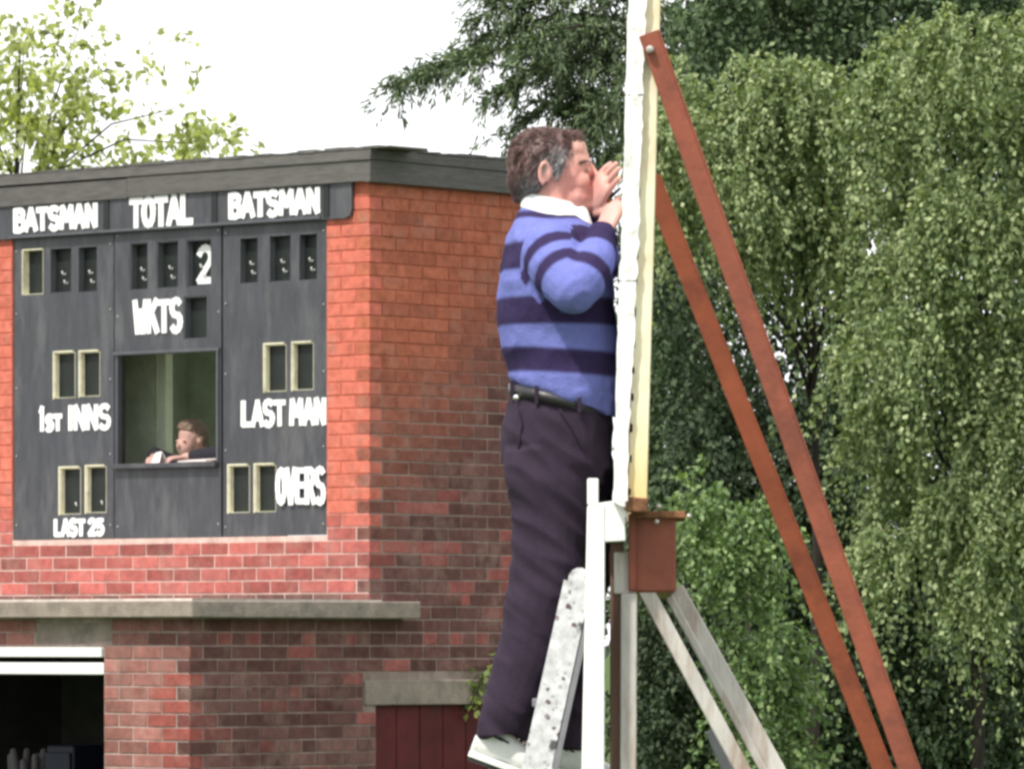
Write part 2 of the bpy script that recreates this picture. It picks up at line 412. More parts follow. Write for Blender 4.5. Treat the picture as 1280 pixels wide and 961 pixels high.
PIT, BH, BL, BD, J = .075, .0655, .215, .1025, .010
bricks = []          # (face, s0, s1, z0, at)
def lay(face, s0, s1, z0, z1, holes, at, corner=None, garden=False):
    """courses of bricks between s0 and s1; corner: side of the return that alternates"""
    nz = int(math.floor(z0 / PIT)); i = nz
    while i * PIT < z1 - .02:
        z = i * PIT
        head = garden and i % 4 == 1
        L = BD if head else BL
        off = (0 if (i % 2) else (L + J) / 2) if not head else (L + J) / 4
        # the course is counted from the corner end
        if corner == 'hi':      # corner at s1
            first = BL if (i % 2 == 0) else BD
            cuts = [s1, s1 - first]
            while cuts[-1] > s0: cuts.append(cuts[-1] - J); cuts.append(cuts[-1] - L)
            segs = [(cuts[k + 1], cuts[k]) for k in range(0, len(cuts) - 1, 2)]
        elif corner == 'lo':
            first = BD if (i % 2 == 0) else BL
            cuts = [s0, s0 + first]
            while cuts[-1] < s1: cuts.append(cuts[-1] + J); cuts.append(cuts[-1] + L)
            segs = [(cuts[k], cuts[k + 1]) for k in range(0, len(cuts) - 1, 2)]
        else:
            segs, s = [], s0 - off
            while s < s1: segs.append((s, s + L)); s += L + J
        for n_, (a, b) in enumerate(segs):
            a, b = max(a, s0), min(b, s1)
            parts = [(a, b)]
            for h in holes:
                if h[2] < z + BH * .6 and z + BH * .4 < h[3]:
                    nxt = []
                    for (p, q) in parts:
                        if q <= h[0] or p >= h[1]: nxt.append((p, q)); continue
                        if p < h[0]: nxt.append((p, h[0] - .002))
                        if q > h[1]: nxt.append((h[1] + .002, q))
                    parts = nxt
            for (p, q) in parts:
                # a corner stretcher belongs to one wall only: the other wall shows its end
                if q - p < .03: continue
                if n_ == 0 and corner and ((corner == 'lo')) and i % 2 == 0 and abs(p - s0) < .001 and q - p <= BD + .001: continue
                if n_ == 0 and corner == 'hi' and i % 2 == 1 and abs(q - s1) < .001 and q - p <= BD + .001: continue
                bricks.append((face, p, q, z, at))
        i += 1
strip_hole = (XL, front(438, 250)[0], front(438, 270)[1], 9)
lint_hole = (LY0 - .008, LY1, LZ0 - .005, LZ1 + .006)
slab_hole = (YF - 1, .38, Z_SLAB0 - .03, Z_SLAB1 + .005)
lay('front', XL, 0, 2.45, Z_TOP, [board_hole, strip_hole], 0, corner='hi')
lay('side', 0, DEPTH, 2.45, Z_TOP, [], 0, corner='lo')
lay('side', .30, DEPTH, 2.325, 2.45, [(.0, .31, 0, 9)], 0)
conc = (front(45, 790, YF)[0], front(140, 790, YF)[0], front(140, 806, YF)[1] , 2.3)   # old concrete lintel patch above the doorway
lay('lower_front', XL, 0, 0, Z_SLAB0 - .02, [door_hole, conc], YF, corner='hi')
lay('side', YF, DEPTH, 0, Z_SLAB0 - .02, [side_hole, lint_hole], 0, corner='lo', garden=True)

def brick_mesh(seed):
    rr = random.Random(seed)
    mb = MB(); j = .02
    def g(k=1): return rr.uniform(-j, j) * k
    # unit brick, x length 0..1, y depth 0..1 (front at 0), z 0..1, arrises broken on the face
    e, ez = .012, .04
    v = [(0 + g(.3), .018, 0 + g()), (1 + g(.3), .018, 0 + g()), (1 + g(.3), .018, 1 + g()), (0 + g(.3), .018, 1 + g()),
         (e + g(.4), 0, ez + g()), (1 - e + g(.4), 0, ez + g()), (1 - e + g(.4), 0, 1 - ez + g()), (e + g(.4), 0, 1 - ez + g()),
         (0, 1, 0), (1, 1, 0), (1, 1, 1), (0, 1, 1)]
    f = [(4, 5, 6, 7), (0, 1, 5, 4), (1, 2, 6, 5), (2, 3, 7, 6), (3, 0, 4, 7), (8, 9, 1, 0), (9, 10, 2, 1), (10, 11, 3, 2), (11, 8, 0, 3), (11, 10, 9, 8)]
    return v, f
VAR = [brick_mesh(k) for k in range(6)]
VAR_ME = []
for v, f in VAR:
    me = mesh(v, f, 'brick'); me.materials.append(M['brick']); VAR_ME.append(me)
def brick_frame(face, p, q, z, at):
    """location, z-rotation, scale of a brick; on the side wall the long axis runs along y"""
    pr = random.uniform(-.0022, .0004)
    if face == 'side': return Vector((at - pr, p, z)), math.pi / 2, (q - p, BD - .004, BH)
    return Vector((p, at + pr, z)), 0.0, (q - p, BD - .004, BH)
seen = []
for k, (face, p, q, z, at) in enumerate(bricks):
    pa = (p, at, z) if face != 'side' else (at, p, z)
    pb = (q, at, z + BH) if face != 'side' else (at, q, z + BH)
    (x0, y0), (x1, y1) = project(*pa), project(*pb)
    cx, cy = (x0 + x1) / 2, (y0 + y1) / 2
    vis = -8 < cx < 640 and 0 < cy < 970
    if face == 'side' and cx > 618 and cy < 900: vis = False
    if face == 'lower_front' and q > -.001 and False: vis = False
    seen.append((abs((x1 - x0) * (y1 - y0)) if vis else 0, k))
seen.sort(reverse=True)
single = {k for a, k in seen[:300] if a > 0}
jm_v, jm_f, jm_c = [], [], []
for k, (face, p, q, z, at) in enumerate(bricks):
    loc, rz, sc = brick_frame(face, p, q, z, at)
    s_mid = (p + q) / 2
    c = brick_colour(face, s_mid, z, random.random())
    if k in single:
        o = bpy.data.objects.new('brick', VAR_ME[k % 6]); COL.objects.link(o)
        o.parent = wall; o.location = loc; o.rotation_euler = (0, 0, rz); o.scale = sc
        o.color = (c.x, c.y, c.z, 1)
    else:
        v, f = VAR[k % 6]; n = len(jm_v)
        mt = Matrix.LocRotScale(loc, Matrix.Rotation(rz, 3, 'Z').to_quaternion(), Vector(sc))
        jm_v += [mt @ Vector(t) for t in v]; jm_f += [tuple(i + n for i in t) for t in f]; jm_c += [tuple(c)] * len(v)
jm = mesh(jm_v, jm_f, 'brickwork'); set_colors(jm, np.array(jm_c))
tag(link('brickwork', jm, M['brickwork'], wall), kind='stuff')

# roof: deck, two runs of fascia boards, capping edge
OV = .05
MB().box(XL - .1, OV - .04, -OV + .04, DEPTH + .1, 4.84, 4.99).build('roof_deck', M['felt'], scorebox)
f1 = MB()
f1.box(-1.9, OV - .002, -OV, -OV + .035, 4.808, 4.925, .003); f1.build('fascia_board', M['fascia'], scorebox)
MB().box(XL - .1, -1.906, -OV + .004, -OV + .038, 4.80, 4.918, .003).build('fascia_board', M['fascia'], scorebox)
MB().box(OV - .036, OV, -OV + .002, DEPTH + .12, 4.80, 4.92, .003).build('fascia_board', M['fascia'], scorebox)
MB().box(XL - .1, OV + .008, -OV - .008, -OV + .05, 4.929, 4.985, .004).build('roof_edge', M['fascia'], scorebox)
MB().box(OV - .05, OV + .009, -OV + .052, DEPTH + .14, 4.927, 4.983, .004).build('roof_edge', M['fascia'], scorebox)
# lumps in the felt along the edge
fe = MB()
for k in range(46):
    x = -4.2 + k * .095 + random.uniform(-.02, .02); fe.box(x, x + .13, -OV - .01, -OV + .3, 4.986, 4.992 + random.random() * .012, .003)
for k in range(18):
    y = .1 + k * .1; fe.box(OV - .22, OV + .012, y, y + .13, 4.986, 4.992 + random.random() * .014, .003)
fe.build('felt_edge', M['felt'], scorebox)
# slab roof of the projecting lower storey, with a thin paler layer on top
MB().box(XL - .1, .13, YF - .12, .29, Z_SLAB0, Z_SLAB1 - .012, .003).build('slab_roof', M['concrete'], scorebox, bevel=.006)
MB().box(XL - .1, .12, YF - .105, -.03, Z_SLAB1 - .014, Z_SLAB1, .002).build('slab_top_layer', mat('pale_top_layer', (.50, .44, .40), .9, .25, 16, .3, 60), scorebox)
MB().box(*conc[:2], YF + .002, YF + .09, conc[2] + .005, Z_SLAB0 - .028, .002).build('lintel', M['concrete'], scorebox)
MB().box(-.1, .012, LY0, LY1 - .005, LZ0, LZ1, .003).build('lintel', M['concrete'], scorebox, bevel=.005)
# doorway: two white rails over a dark store room
MB().box(XL + .36, DX1 - .004, YF - .02, YF + .06, front(130, 821, YF)[1], DZ1 - .003).build('shutter_housing', M['white'], scorebox, bevel=.004)
MB().box(XL + .36, DX1 - .006, YF + .0, YF + .07, front(130, 843, YF)[1], front(130, 828, YF)[1], .002).build('shutter_rail', M['white'], scorebox, bevel=.004)
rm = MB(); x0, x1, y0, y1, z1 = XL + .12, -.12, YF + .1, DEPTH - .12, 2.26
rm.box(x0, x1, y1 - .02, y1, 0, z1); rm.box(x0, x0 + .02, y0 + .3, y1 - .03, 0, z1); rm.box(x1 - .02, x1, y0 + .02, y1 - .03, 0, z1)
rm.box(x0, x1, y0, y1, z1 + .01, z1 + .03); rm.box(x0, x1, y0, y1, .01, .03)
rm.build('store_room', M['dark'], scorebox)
door = MB().box(-.075, -.045, SY0 - .01, SY1 + .01, 0, SZ1 + .005).build('side_door', M['red_door'], scorebox)
for k in range(5):
    a = SY0 + .012 + k * .198
    MB().box(-.0455, -.032, a, a + .19, .02, SZ1 - .004, .001).build('door_plank', M['red_door'], door)
# things standing in the store room
p = C0 + LX * (front(35, 930, -.9)[0]) + LY * (-.9)
heap = MB()
for k in range(9):
    a = k * .7; heap.tube([(p.x + .17 * math.cos(a), p.y + .12 * math.sin(a), .02), (p.x + .05 * math.cos(a + 1), p.y + .05 * math.sin(a), .9), (p.x + .10 * math.cos(a + .3), p.y + .09 * math.sin(a + .3), 1.50 + .03 * (k % 3))], [.05, .06, .02], 7)
tag(heap.build('rolled_sheet', M['canvas'], smooth=True), 'bundle of rolled grey canvas sheets inside the dark doorway', 'canvas')
p = C0 + LX * (front(106, 930, -.8)[0]) + LY * (-.8)
cb = empty('storage_cabinet', (p.x, p.y, 0), ANG, 'dark blue cabinet standing inside the ground floor doorway', 'cabinet')
MB().box(-.11, .11, -.2, .2, .03, 1.60).build('carcass', M['blue_box'], cb, bevel=.008)
MB().box(-.10, .10, -.222, -.202, .08, 1.56).build('door', M['blue_box'], cb, bevel=.004)
MB().box(.06, .075, -.24, -.223, .85, .98).build('handle', M['grey_steel'], cb)

# ------------------------------------------------------------------ SCOREBOARD
board = empty('scoreboard', C0, ANG, 'dark grey painted cricket scoreboard with white lettering in the brick wall', 'scoreboard')
YB = .012                       # face of the boards
def panel(name, x0, x1, z0, z1, holes, y0, y1, m, parent):
    xs = sorted({x0, x1, *[v for h in holes for v in h[:2]]}); zs = sorted({z0, z1, *[v for h in holes for v in h[2:]]})
    mb = MB(); keep = {}
    for i in range(len(xs) - 1):
        for j in range(len(zs) - 1):
            cx, cz = (xs[i] + xs[i + 1]) / 2, (zs[j] + zs[j + 1]) / 2
            keep[i, j] = not any(h[0] < cx < h[1] and h[2] < cz < h[3] for h in holes)
    for (i, j), k in keep.items():
        if not k: continue
        a, b, c, d = xs[i], xs[i + 1], zs[j], zs[j + 1]
        q = [(a, y0, c), (b, y0, c), (b, y0, d), (a, y0, d), (a, y1, c), (b, y1, c), (b, y1, d), (a, y1, d)]
        fs = [(0, 1, 2, 3), (7, 6, 5, 4)]
        for e, nb in (((0, 4, 5, 1), (i, j - 1)), ((1, 5, 6, 2), (i + 1, j)), ((2, 6, 7, 3), (i, j + 1)), ((3, 7, 4, 0), (i - 1, j))):
            if not keep.get(nb, False): fs.append(e)
        mb.add(q, fs)
    me = mesh(mb.v, mb.f, name); return link(name, me, m, parent)
def rect(l, t, r, b):
    x0, zt = front(l, t, YB); x1, _ = front(r, t, YB); _, zb = front(l, b, YB); return (x0, x1, zb, zt)
W_left = [rect(28, 312, 54, 369), rect(62, 310, 89, 367), rect(97, 308, 121, 366)]
W_mid = [rect(163, 304, 185, 363), rect(196, 302, 223, 361), rect(233, 300, 264, 359)]
W_right = [rect(299, 297, 322, 355), rect(336, 294, 363, 353), rect(373, 292, 396, 351)]
W_wkts = rect(230, 371, 259, 424)
W_inns = [rect(69, 441, 94, 498), rect(101, 440, 125, 496)]
W_man = [rect(332, 431, 358, 490), rect(367, 429, 392, 488)]
W_25 = [rect(76, 585, 101, 643), rect(109, 583, 133, 641)]
W_ov = [rect(287, 582, 312, 641), rect(320, 581, 345, 640)]
W_open = rect(148, 445, 272, 580)
S1, S2 = front(143, 500, YB)[0], front(278, 500, YB)[0]
ZS = front(408, 274)[1]
pl = panel('panel', BX0 + .004, S1 - .006, BZ0 + .004, ZS + .05, W_left + W_inns + W_25, YB, YB + .03, M['board'], board)
pm = panel('panel', S1 + .006, S2 - .006, BZ0 + .003, ZS + .05, W_mid + [W_wkts, W_open], YB - .004, YB + .03, M['board'], board)
pr = panel('panel', S2 + .006, BX1 - .004, BZ0 + .004, ZS + .05, W_right + W_man + W_ov, YB, YB + .03, M['board'], board)
# name strip over the top, proud of the brickwork
TX1 = front(439, 250, -.03)[0]; TX0 = front(-60, 270, -.03)[0]
ts = MB(); prof = [(TX0, ZS), (TX1 - .05, ZS - .004), (TX1 - .012, ZS + .012), (TX1, ZS + .05), (TX1, 4.86), (TX0, 4.86)]
n = len(prof)
ts.add([(x, -.028, z) for x, z in prof] + [(x, -.003, z) for x, z in prof], [tuple(range(n)), tuple(range(2 * n - 1, n - 1, -1))] + [(i, i + n, (i + 1) % n + n, (i + 1) % n) for i in range(n)])
strip = ts.build('name_strip', M['board'], board)
for px in (133, 268, 408):
    x = front(px, 260, -.03)[0]; MB().box(x - .022, x + .022, -.034, -.0285, ZS + .01, 4.80, .001).build('batten', M['black'], strip)
MB().box(BX0 + .01, BX1 - .02, -.036, -.0285, ZS + .002, ZS + .016, .001).build('bead', M['board_edge'], strip)
# raised beads round the middle board
MB().box(S1 + .012, S2 - .012, YB - .02, YB - .0045, W_open[3] + .006, W_open[3] + .022).build('bead', M['board_edge'], pm)
MB().box(W_open[1] + .004, W_open[1] + .018, YB - .018, YB - .0045, W_open[2], W_open[3] + .005).build('bead', M['board_edge'], pm)
MB().box(W_open[0] - .02, W_open[1] + .02, YB - .05, YB + .16, W_open[2] - .03, W_open[2] - .002, .002).build('sill', M['board'], pm, bevel=.004)
# backing strips that close the seams between boards
for xs_ in (S1, S2):
    MB().box(xs_ - .03, xs_ + .03, YB + .031, YB + .06, BZ0, ZS + .06).build('seam_batten', M['black'], board)
def number_window(h, m, parent, plate=True, thick=.014, depth=.05, tilt=0):
    x0, x1, z0, z1 = h
    fr = MB(); y0 = YB - (.005 if m is M['cream'] else .0) ; y1 = YB + depth; t = .004
    # lining boards just inside the hole
    fr.box(x0 + .001, x0 + thick * .5, y0, y1, z0 + .001, z1 - .001); fr.box(x1 - t, x1 - .001, y0 + .006, y1, z0 + .001, z1 - .001)
    fr.box(x0 + thick * .5 + .001, x1 - t - .001, y0, y1, z1 - thick * .5, z1 - .001); fr.box(x0 + thick * .5 + .001, x1 - t - .001, y0 + .006, y1, z0 + .001, z0 + t)
    fr.build('window_lining', m, parent)
    if plate:
        MB().box(x0 + .004, x1 + .06, y1 + .004 + tilt, y1 + .012 + tilt, z0 - .02, z1 + .04).build('number_plate', M['black'], parent)
def hook(h, fx, fz, parent):
    x = h[0] + (h[1] - h[0]) * fx; z = h[2] + (h[3] - h[2]) * fz
    MB().tube([(x, YB + .05, z), (x, YB + .03, z), (x, YB + .025, z + .012)], [.006, .005, .006], 6).build('hook', M['white'], parent)
for hs, par in ((W_left, pl), (W_mid, pm), (W_right, pr)):
    for k, h in enumerate(hs):
        number_window(h, M['cream'] if (par is pl and k == 0) else M['board_edge'], par)
        if not (par is pl and k == 0): hook(h, .55, .22, par); hook(h, .45, .42, par)
number_window(W_wkts, M['board_edge'], pm)
for hs, par in ((W_inns, pl), (W_man, pr), (W_25, pl), (W_ov, pr)):
    for h in hs:
        number_window(h, M['cream'], par, thick=.012, depth=.028)
for h in W_25: hook(h, .6, .2, pl)
# outer cream architraves (left and top) of the lower number windows
for hs, par in ((W_inns, pl), (W_man, pr), (W_25, pl), (W_ov, pr)):
    for h in hs:
        MB().box(h[0] - .008, h[0] - .001, YB - .012, YB - .001, h[2] - .004, h[3] + .009).build('architrave', M['cream'], par)
        MB().box(h[0], h[1] - .01, YB - .012, YB - .001, h[3] + .001, h[3] + .009).build('architrave', M['cream'], par)

for par, xa, xb in ((pl, BX0, S1), (pm, S1, S2), (pr, S2, BX1)):
    for x in (xa + .03, xb - .03):
        for k in range(5):
            z = BZ0 + .08 + k * .42 + random.uniform(-.03, .03)
            if W_open[0] - .05 < x < W_open[1] + .05 and W_open[2] - .06 < z < W_open[3] + .05: continue
            MB().ball((x, YB - .0045, z), .006, .003, .006, n=6, m=4).build('nail_head', M['dark_bolt'], par, True)
# hand-painted letters from strokes (unit cell, x to the right, y up)
def arc(cx, cy, rx, ry, a0, a1, n=7): return [(cx + rx * math.cos(R(a0 + (a1 - a0) * k / n)), cy + ry * math.sin(R(a0 + (a1 - a0) * k / n))) for k in range(n + 1)]
S_ = arc(.5, .74, .40, .24, 35, 270, 8) + arc(.5, .26, .42, .26, 90, -145, 8)[1:]
GL = {
    'A': [[(.02, 0), (.5, 1), (.98, 0)], [(.2, .3), (.8, .3)]], 'B': [[(.1, 0), (.1, 1)], [(.1, .95)] + arc(.45, .75, .42, .22, 80, -80, 6) + [(.1, .53)], [(.1, .5)] + arc(.45, .27, .5, .26, 80, -80, 6) + [(.1, .03)]],
    'T': [[(0, .93), (1, .93)], [(.5, .95), (.5, 0)]], 'S': [S_], 'M': [[(.06, 0), (.14, 1), (.5, .35), (.86, 1), (.94, 0)]],
    'N': [[(.1, 0), (.1, 1), (.9, 0), (.9, 1)]], 'O': [arc(.5, .5, .42, .47, 90, 450, 14)], 'L': [[(.14, 1), (.14, .05), (.95, .05)]],
    'W': [[(.03, 1), (.26, 0), (.5, .7), (.74, 0), (.97, 1)]], 'K': [[(.12, 0), (.12, 1)], [(.9, 1), (.14, .45)], [(.38, .6), (.95, 0)]],
    'I': [[(.5, 0), (.5, 1)]], 'V': [[(.02, 1), (.5, 0), (.98, 1)]], 'E': [[(.92, .95), (.12, .95), (.12, .05), (.95, .05)], [(.12, .52), (.8, .52)]],
    'R': [[(.12, 0), (.12, 1)], [(.12, .95)] + arc(.45, .74, .45, .22, 80, -80, 6) + [(.12, .5)], [(.45, .5), (.95, 0)]],
    '1': [[(.25, .8), (.5, 1), (.5, 0)]], '2': [arc(.48, .72, .40, .25, 160, -35, 8) + [(.08, .05), (.95, .05)]],
    '5': [[(.88, .95), (.2, .95), (.14, .55)] + arc(.45, .32, .45, .28, 110, -140, 8)], 's': [[(x, y * .62) for x, y in S_]], 't': [[(0, .6), (1, .6)], [(.5, .62), (.5, 0)]],
}
def word(text, lb, rt, y0, parent, stroke=.034, gap=.16, m=None, th=.006, name='lettering', jit=.05, widths=None):
    (xa, za), (xb, zb) = front(*lb, y0), front(*rt, y0)
    ws = {'I': .45, '1': .5, ' ': .35, 'M': 1.2, 'W': 1.15, 's': .62, 't': .62}
    adv = [ws.get(c, 1.0) for c in text]; tot = sum(adv) + gap * (len(text) - 1)
    u = (xb - xa) / tot; x = xa; H = zb - za; mb = MB(); k = 0
    for c, w in zip(text, adv):
        g = GL.get(c, []); sx = random.uniform(-jit, jit) * .3; sz = random.uniform(-jit, jit) * .6
        for st in g:
            hw = stroke / 2
            pts = [Vector((x + (px + sx * py) * w * u, za + (py * (1 - stroke / H) + stroke / H / 2 + sz * .15 * (px - .5)) * H)) for px, py in st]
            for a, b in zip(pts[:-1], pts[1:]):
                d = (b - a); d = d.normalized() if d.length > 1e-6 else Vector((1, 0)); nn = Vector((-d.y, d.x)) * hw * random.uniform(.9, 1.08); e = d * hw * .55
                q = [a - e + nn, a - e - nn, b + e - nn, b + e + nn]; yy = y0 - th - .0003 * (k % 9); k += 1
                mb.add([(p.x, yy, p.y) for p in q] + [(p.x, y0 - .0008, p.y) for p in q], [(0, 1, 2, 3), (7, 6, 5, 4), (0, 4, 5, 1), (1, 5, 6, 2), (2, 6, 7, 3), (3, 7, 4, 0)])
        x += (w + gap) * u
    return mb.build(name, m or M['lettering'], parent)
word('BATSMAN', (19, 293), (121, 252), -.029, strip, .038)
word('TOTAL', (164, 288), (241, 240), -.029, strip, .041)
word('BATSMAN', (288, 276), (399, 232), -.029, strip, .039)
word('WKTS', (169, 420), (227, 370), YB - .004, pm, .039)
word('1st INNS', (50, 541), (138, 503), YB, pl, .032)
word('LAST MAN', (303, 536), (407, 495), YB, pr, .035)
word('LAST 25', (69, 672), (130, 646), YB, pl, .028)
word('OVERS', (347, 633), (406, 581), YB - .013, pr, .036)
word('2', (248, 358), (267, 304), YB + .053, pm, .042, name='numeral')

# ------------------------------------------------------------------ scoring room behind the board
lin = MB(); ax0, ax1, ay0, ay1, az0, az1 = BX0 - .1, -.16, YB + .2, DEPTH - .14, 2.47, 4.74
lin.box(ax0, -2.3, ay1 - .02, ay1, az0, az1); lin.box(-2.3, -.2, ay1 - .02, ay1, 4.6, az1); lin.box(ax0, ax1, ay0, ay1 - .03, az1, az1 + .02); lin.box(ax0, ax1, ay0 - .15, ay1, az0 - .02, az0)
lin.box(ax0 - .02, ax0, ay0, ay1, az0, az1); lin.box(ax1, ax1 + .02, ay0, ay1, az0, az1)
lin.build('room_lining', M['inside'], scorebox)
gx0 = front(120, 500, .55)[0]; gx1 = front(196, 500, .55)[0]
MB().box(gx0, gx1, .55, .57, az0 + .01, az1 - .01).build('partition', M['green_wall'], scorebox)
MB().box(front(197, 500, .5)[0], front(207, 500, .5)[0], .5, .56, az0 + .01, az1 - .01).build('partition_post', M['green_post'], scorebox)
dz = W_open[2] + .004
MB().box(S1 + .03, S2 + .3, YB + .17, YB + .62, dz - .03, dz, .002).build('desk', M['inside'], scorebox)
pw = lambda x, y, z: C0 + LX * x + LY * y + Vector((0, 0, z))
sx_, _ = front(243, 560, .36)

# ================================================================== SCORER at the open window
def skin_tone(me, base, extra):
    co = coords(me); c = np.tile(np.array(base, dtype=np.float32), (len(co), 1))
    for (p, r, col, k) in extra:
        d = np.linalg.norm(co - np.array(p, dtype=np.float32), axis=1); w = np.clip(1 - d / r, 0, 1)[:, None] ** .7 * k
        c = c * (1 - w) + np.array(col, dtype=np.float32) * w
    set_colors(me, c)
def hand(mb, wrist, palm_dir, back, s=1.0, curl=(.5, .5, .5, .5), spread=.10, thumb=1):
    """palm, four jointed fingers of unequal length and a thumb leaving the side of the palm; back = normal of the back of the hand"""
    wrist = Vector(wrist); a = Vector(palm_dir).normalized(); n = Vector(back); n = (n - a * n.dot(a)).normalized(); b = a.cross(n)   # b: towards the thumb * thumb
    mb.tube([wrist - a * .03 * s, wrist + a * .01 * s, wrist + a * .05 * s, wrist + a * .085 * s], [.026 * s, .028 * s, .037 * s, .038 * s], 12, flat=.48, up=b)
    tips = []
    for k, (off, ln) in enumerate(((.030, .072), (.010, .082), (-.010, .077), (-.029, .060))):
        base = wrist + a * .083 * s + b * (off * thumb * s); d = (a + b * (off * thumb * spread / .03)).normalized(); pts = [base - a * .02 * s, base]; ang = 0
        for j, fr in enumerate((.45, .31, .24)):
            ang += curl[k] * (.75 if j == 0 else 1.0)
            dd = d * math.cos(ang) - n * math.sin(ang); pts.append(pts[-1] + dd * (ln * fr * s))
        mb.tube(pts, [.0095 * s, .0095 * s, .0088 * s, .008 * s, .0068 * s], 8); tips.append(pts[-1])
    t0 = wrist + a * .022 * s + b * (.022 * thumb * s); d = (a * .75 + b * thumb * .75 - n * .25).normalized(); d2 = (a * .95 + b * thumb * .15 - n * .3).normalized()
    mb.tube([t0, t0 + d * .036 * s, t0 + d * .036 * s + d2 * .03 * s, t0 + d * .036 * s + d2 * .055 * s], [.014 * s, .0125 * s, .0105 * s, .008 * s], 8)
    return tips

hx, hz = front(240, 546, .36)
scorer = empty('person', pw(hx, .50, dz - .80), ANG, 'person with fair brown hair in dark jacket bent over papers in the scoreboard window', 'person')
hb = MB(); H = lambda x, y, z: pw(hx + x, .36 + y, hz + z)
rt = Matrix.Rotation(ANG, 3, 'Z') @ Matrix.Rotation(R(-38), 3, 'X')     # head bowed towards the desk (faces local -y)
hb.ball(H(0, 0, 0), .074, .092, .085, rt); hb.ball(H(0, -.052, -.058), .052, .055, .06, rt); hb.ball(H(0, -.115, -.055), .012, .018, .018, rt)
for sx in (-1, 1): hb.ball(H(sx * .075, .0, -.02), .012, .02, .03, rt); hb.ball(H(sx * .03, -.098, -.025), .012, .01, .008, rt)
hb.tube([H(0, .03, -.03), H(0, .1, -.14)], [.055, .065], 10)
hb.tube([H(0, .1, -.16), H(0, .17, -.45), H(0, .18, -.62)], [.12, .15, .15], 12, flat=.7, up=LX)
arms = []
for sx, ex, hx2 in ((-1, -.26, -.16), (1, .27, .10)):
    sh, el, wr = H(sx * .17, .1, -.2), pw(hx + ex, .30, dz + .06), pw(hx + hx2, .20, dz + .035)
    hb.tube([sh, el, wr], [.045, .035, .026], 8); arms.append((sh, el, wr))
    hand(hb, wr, (pw(hx + hx2 - sx * .06, .12, dz + .02) - wr), (0, 0, 1), .95, (.5, .6, .6, .6), thumb=sx)
for sx in (-1, 1): hb.tube([H(sx * .09, .18, -.6), H(sx * .1, -.1, -.62), H(sx * .1, -.1, -1.0)], [.08, .065, .05], 10)
link('body', remesh(hb, .007, 3), M['scorer_skin'], scorer, True, True)
jk = MB(); jk.tube([H(0, .09, -.13), H(0, .13, -.25), H(0, .17, -.45), H(0, .18, -.66)], [.1, .165, .17, .17], 14, flat=.72, up=LX)
for sh, el, wr in arms: jk.tube([sh, sh.lerp(el, .5), el, el.lerp(wr, .75)], [.068, .06, .05, .038], 10)
link('jacket', remesh(jk, .009, 3), M['jacket'], scorer, True, True)
hm = MB(); hm.ball(H(0, .018, .022), .082, .098, .086, rt); hm.ball(H(0, -.035, .05), .07, .06, .045, rt); hm.ball(H(0, .06, -.02), .07, .05, .07, rt)
hme = remesh(hm, .006, 2); co = coords(hme); nn = normals(hme)
set_coords(hme, co + nn * np.array([[.007 * noise.noise(Vector(p) * 60)] for p in co.tolist()], dtype=np.float32))
hc = np.tile(np.array((.2, .14, .1), dtype=np.float32), (len(co), 1)); set_colors(hme, hc)
link('hair', hme, M['hair'], scorer, True, True)
# papers on the desk
pp = MB(); px_, _ = front(252, 573, .17)
q = lambda x, y, z: pw(px_ + x, .19 + y, dz + z)
pp.add([q(-.12, -.10, .008), q(.12, -.11, .008), q(.13, .13, .03), q(-.11, .14, .03), q(-.12, -.10, .002), q(.12, -.11, .002), q(.13, .13, .022), q(-.11, .14, .022)],
       [(0, 1, 2, 3), (7, 6, 5, 4), (0, 4, 5, 1), (1, 5, 6, 2), (2, 6, 7, 3), (3, 7, 4, 0)])
tag(pp.build('score_book', M['paper']), 'open pale score book on the desk before the bowed person', 'book')
px_, _ = front(199, 572, .14)
q = lambda x, y, z: pw(px_ + x, .14 + y, dz + z)
cd = MB()
for sg in (-1, 1):
    cd.add([q(-.035, sg * .035, .002), q(.04, sg * .04, .002), q(.022, .0015 * sg, .07), q(-.028, .0015 * sg, .062), q(-.035, sg * .033, .002), q(.04, sg * .038, .002), q(.022, 0, .068), q(-.028, 0, .06)],
           [(0, 1, 2, 3), (7, 6, 5, 4), (0, 4, 5, 1), (1, 5, 6, 2), (2, 6, 7, 3), (3, 7, 4, 0)])
tag(cd.build('folded_card', M['paper']), 'small white folded card on the open window sill of the scoreboard', 'card')

# ================================================================== SIGHT SCREEN seen edge-on, with steel braces
YS = 16.25
sc_base = P(795, 640, YS); sc_base.z = 0
screen = empty('sight_screen', sc_base, 0, 'tall white boarded sight screen seen edge-on with red steel braces', 'sight screen')
def wbar(name, m, p0, p1, w, d, parent=screen, side_=(1, 0, 0), bevel=.003, w1=None):
    return MB().bar(p0, p1, w, d, side_, w1).build(name, m, parent, keep=True, bevel=bevel)
S16 = YS / F_PX      # metres per pixel at the screen
# cream post with rusty foot
wbar('post', M['screen_cream'], P(796, 634, YS - .12), P(818, -170, YS - .12), 24 * S16, .09)
wbar('post_shoe', M['rust'], P(795.5, 640, YS - .12), P(797, 622, YS - .12), 27 * S16, .10)
# white boarding running away from the camera, each board laid horizontally
dirb = Vector((.0215, 1, 0)).normalized()
for k in range(15):
    ya, yb = 634 - k * 54, 634 - (k + 1) * 54 + 2
    a, b = P(777 + (634 - ya) * .0305, ya, YS - .02), P(777 + (634 - yb) * .0305, yb, YS - .02)
    v = []
    for p in (a, b):
        for dd in (0, 2.3):
            for sx in (-.5, .5): v.append(p + dirb * dd + Vector((sx * .022, 0, 0)))
    MB().add(v, [(0, 1, 3, 2), (4, 6, 7, 5), (0, 4, 5, 1), (2, 3, 7, 6), (0, 2, 6, 4), (1, 5, 7, 3)]).build('board', M['screen_white'], screen, keep=True, bevel=.003)
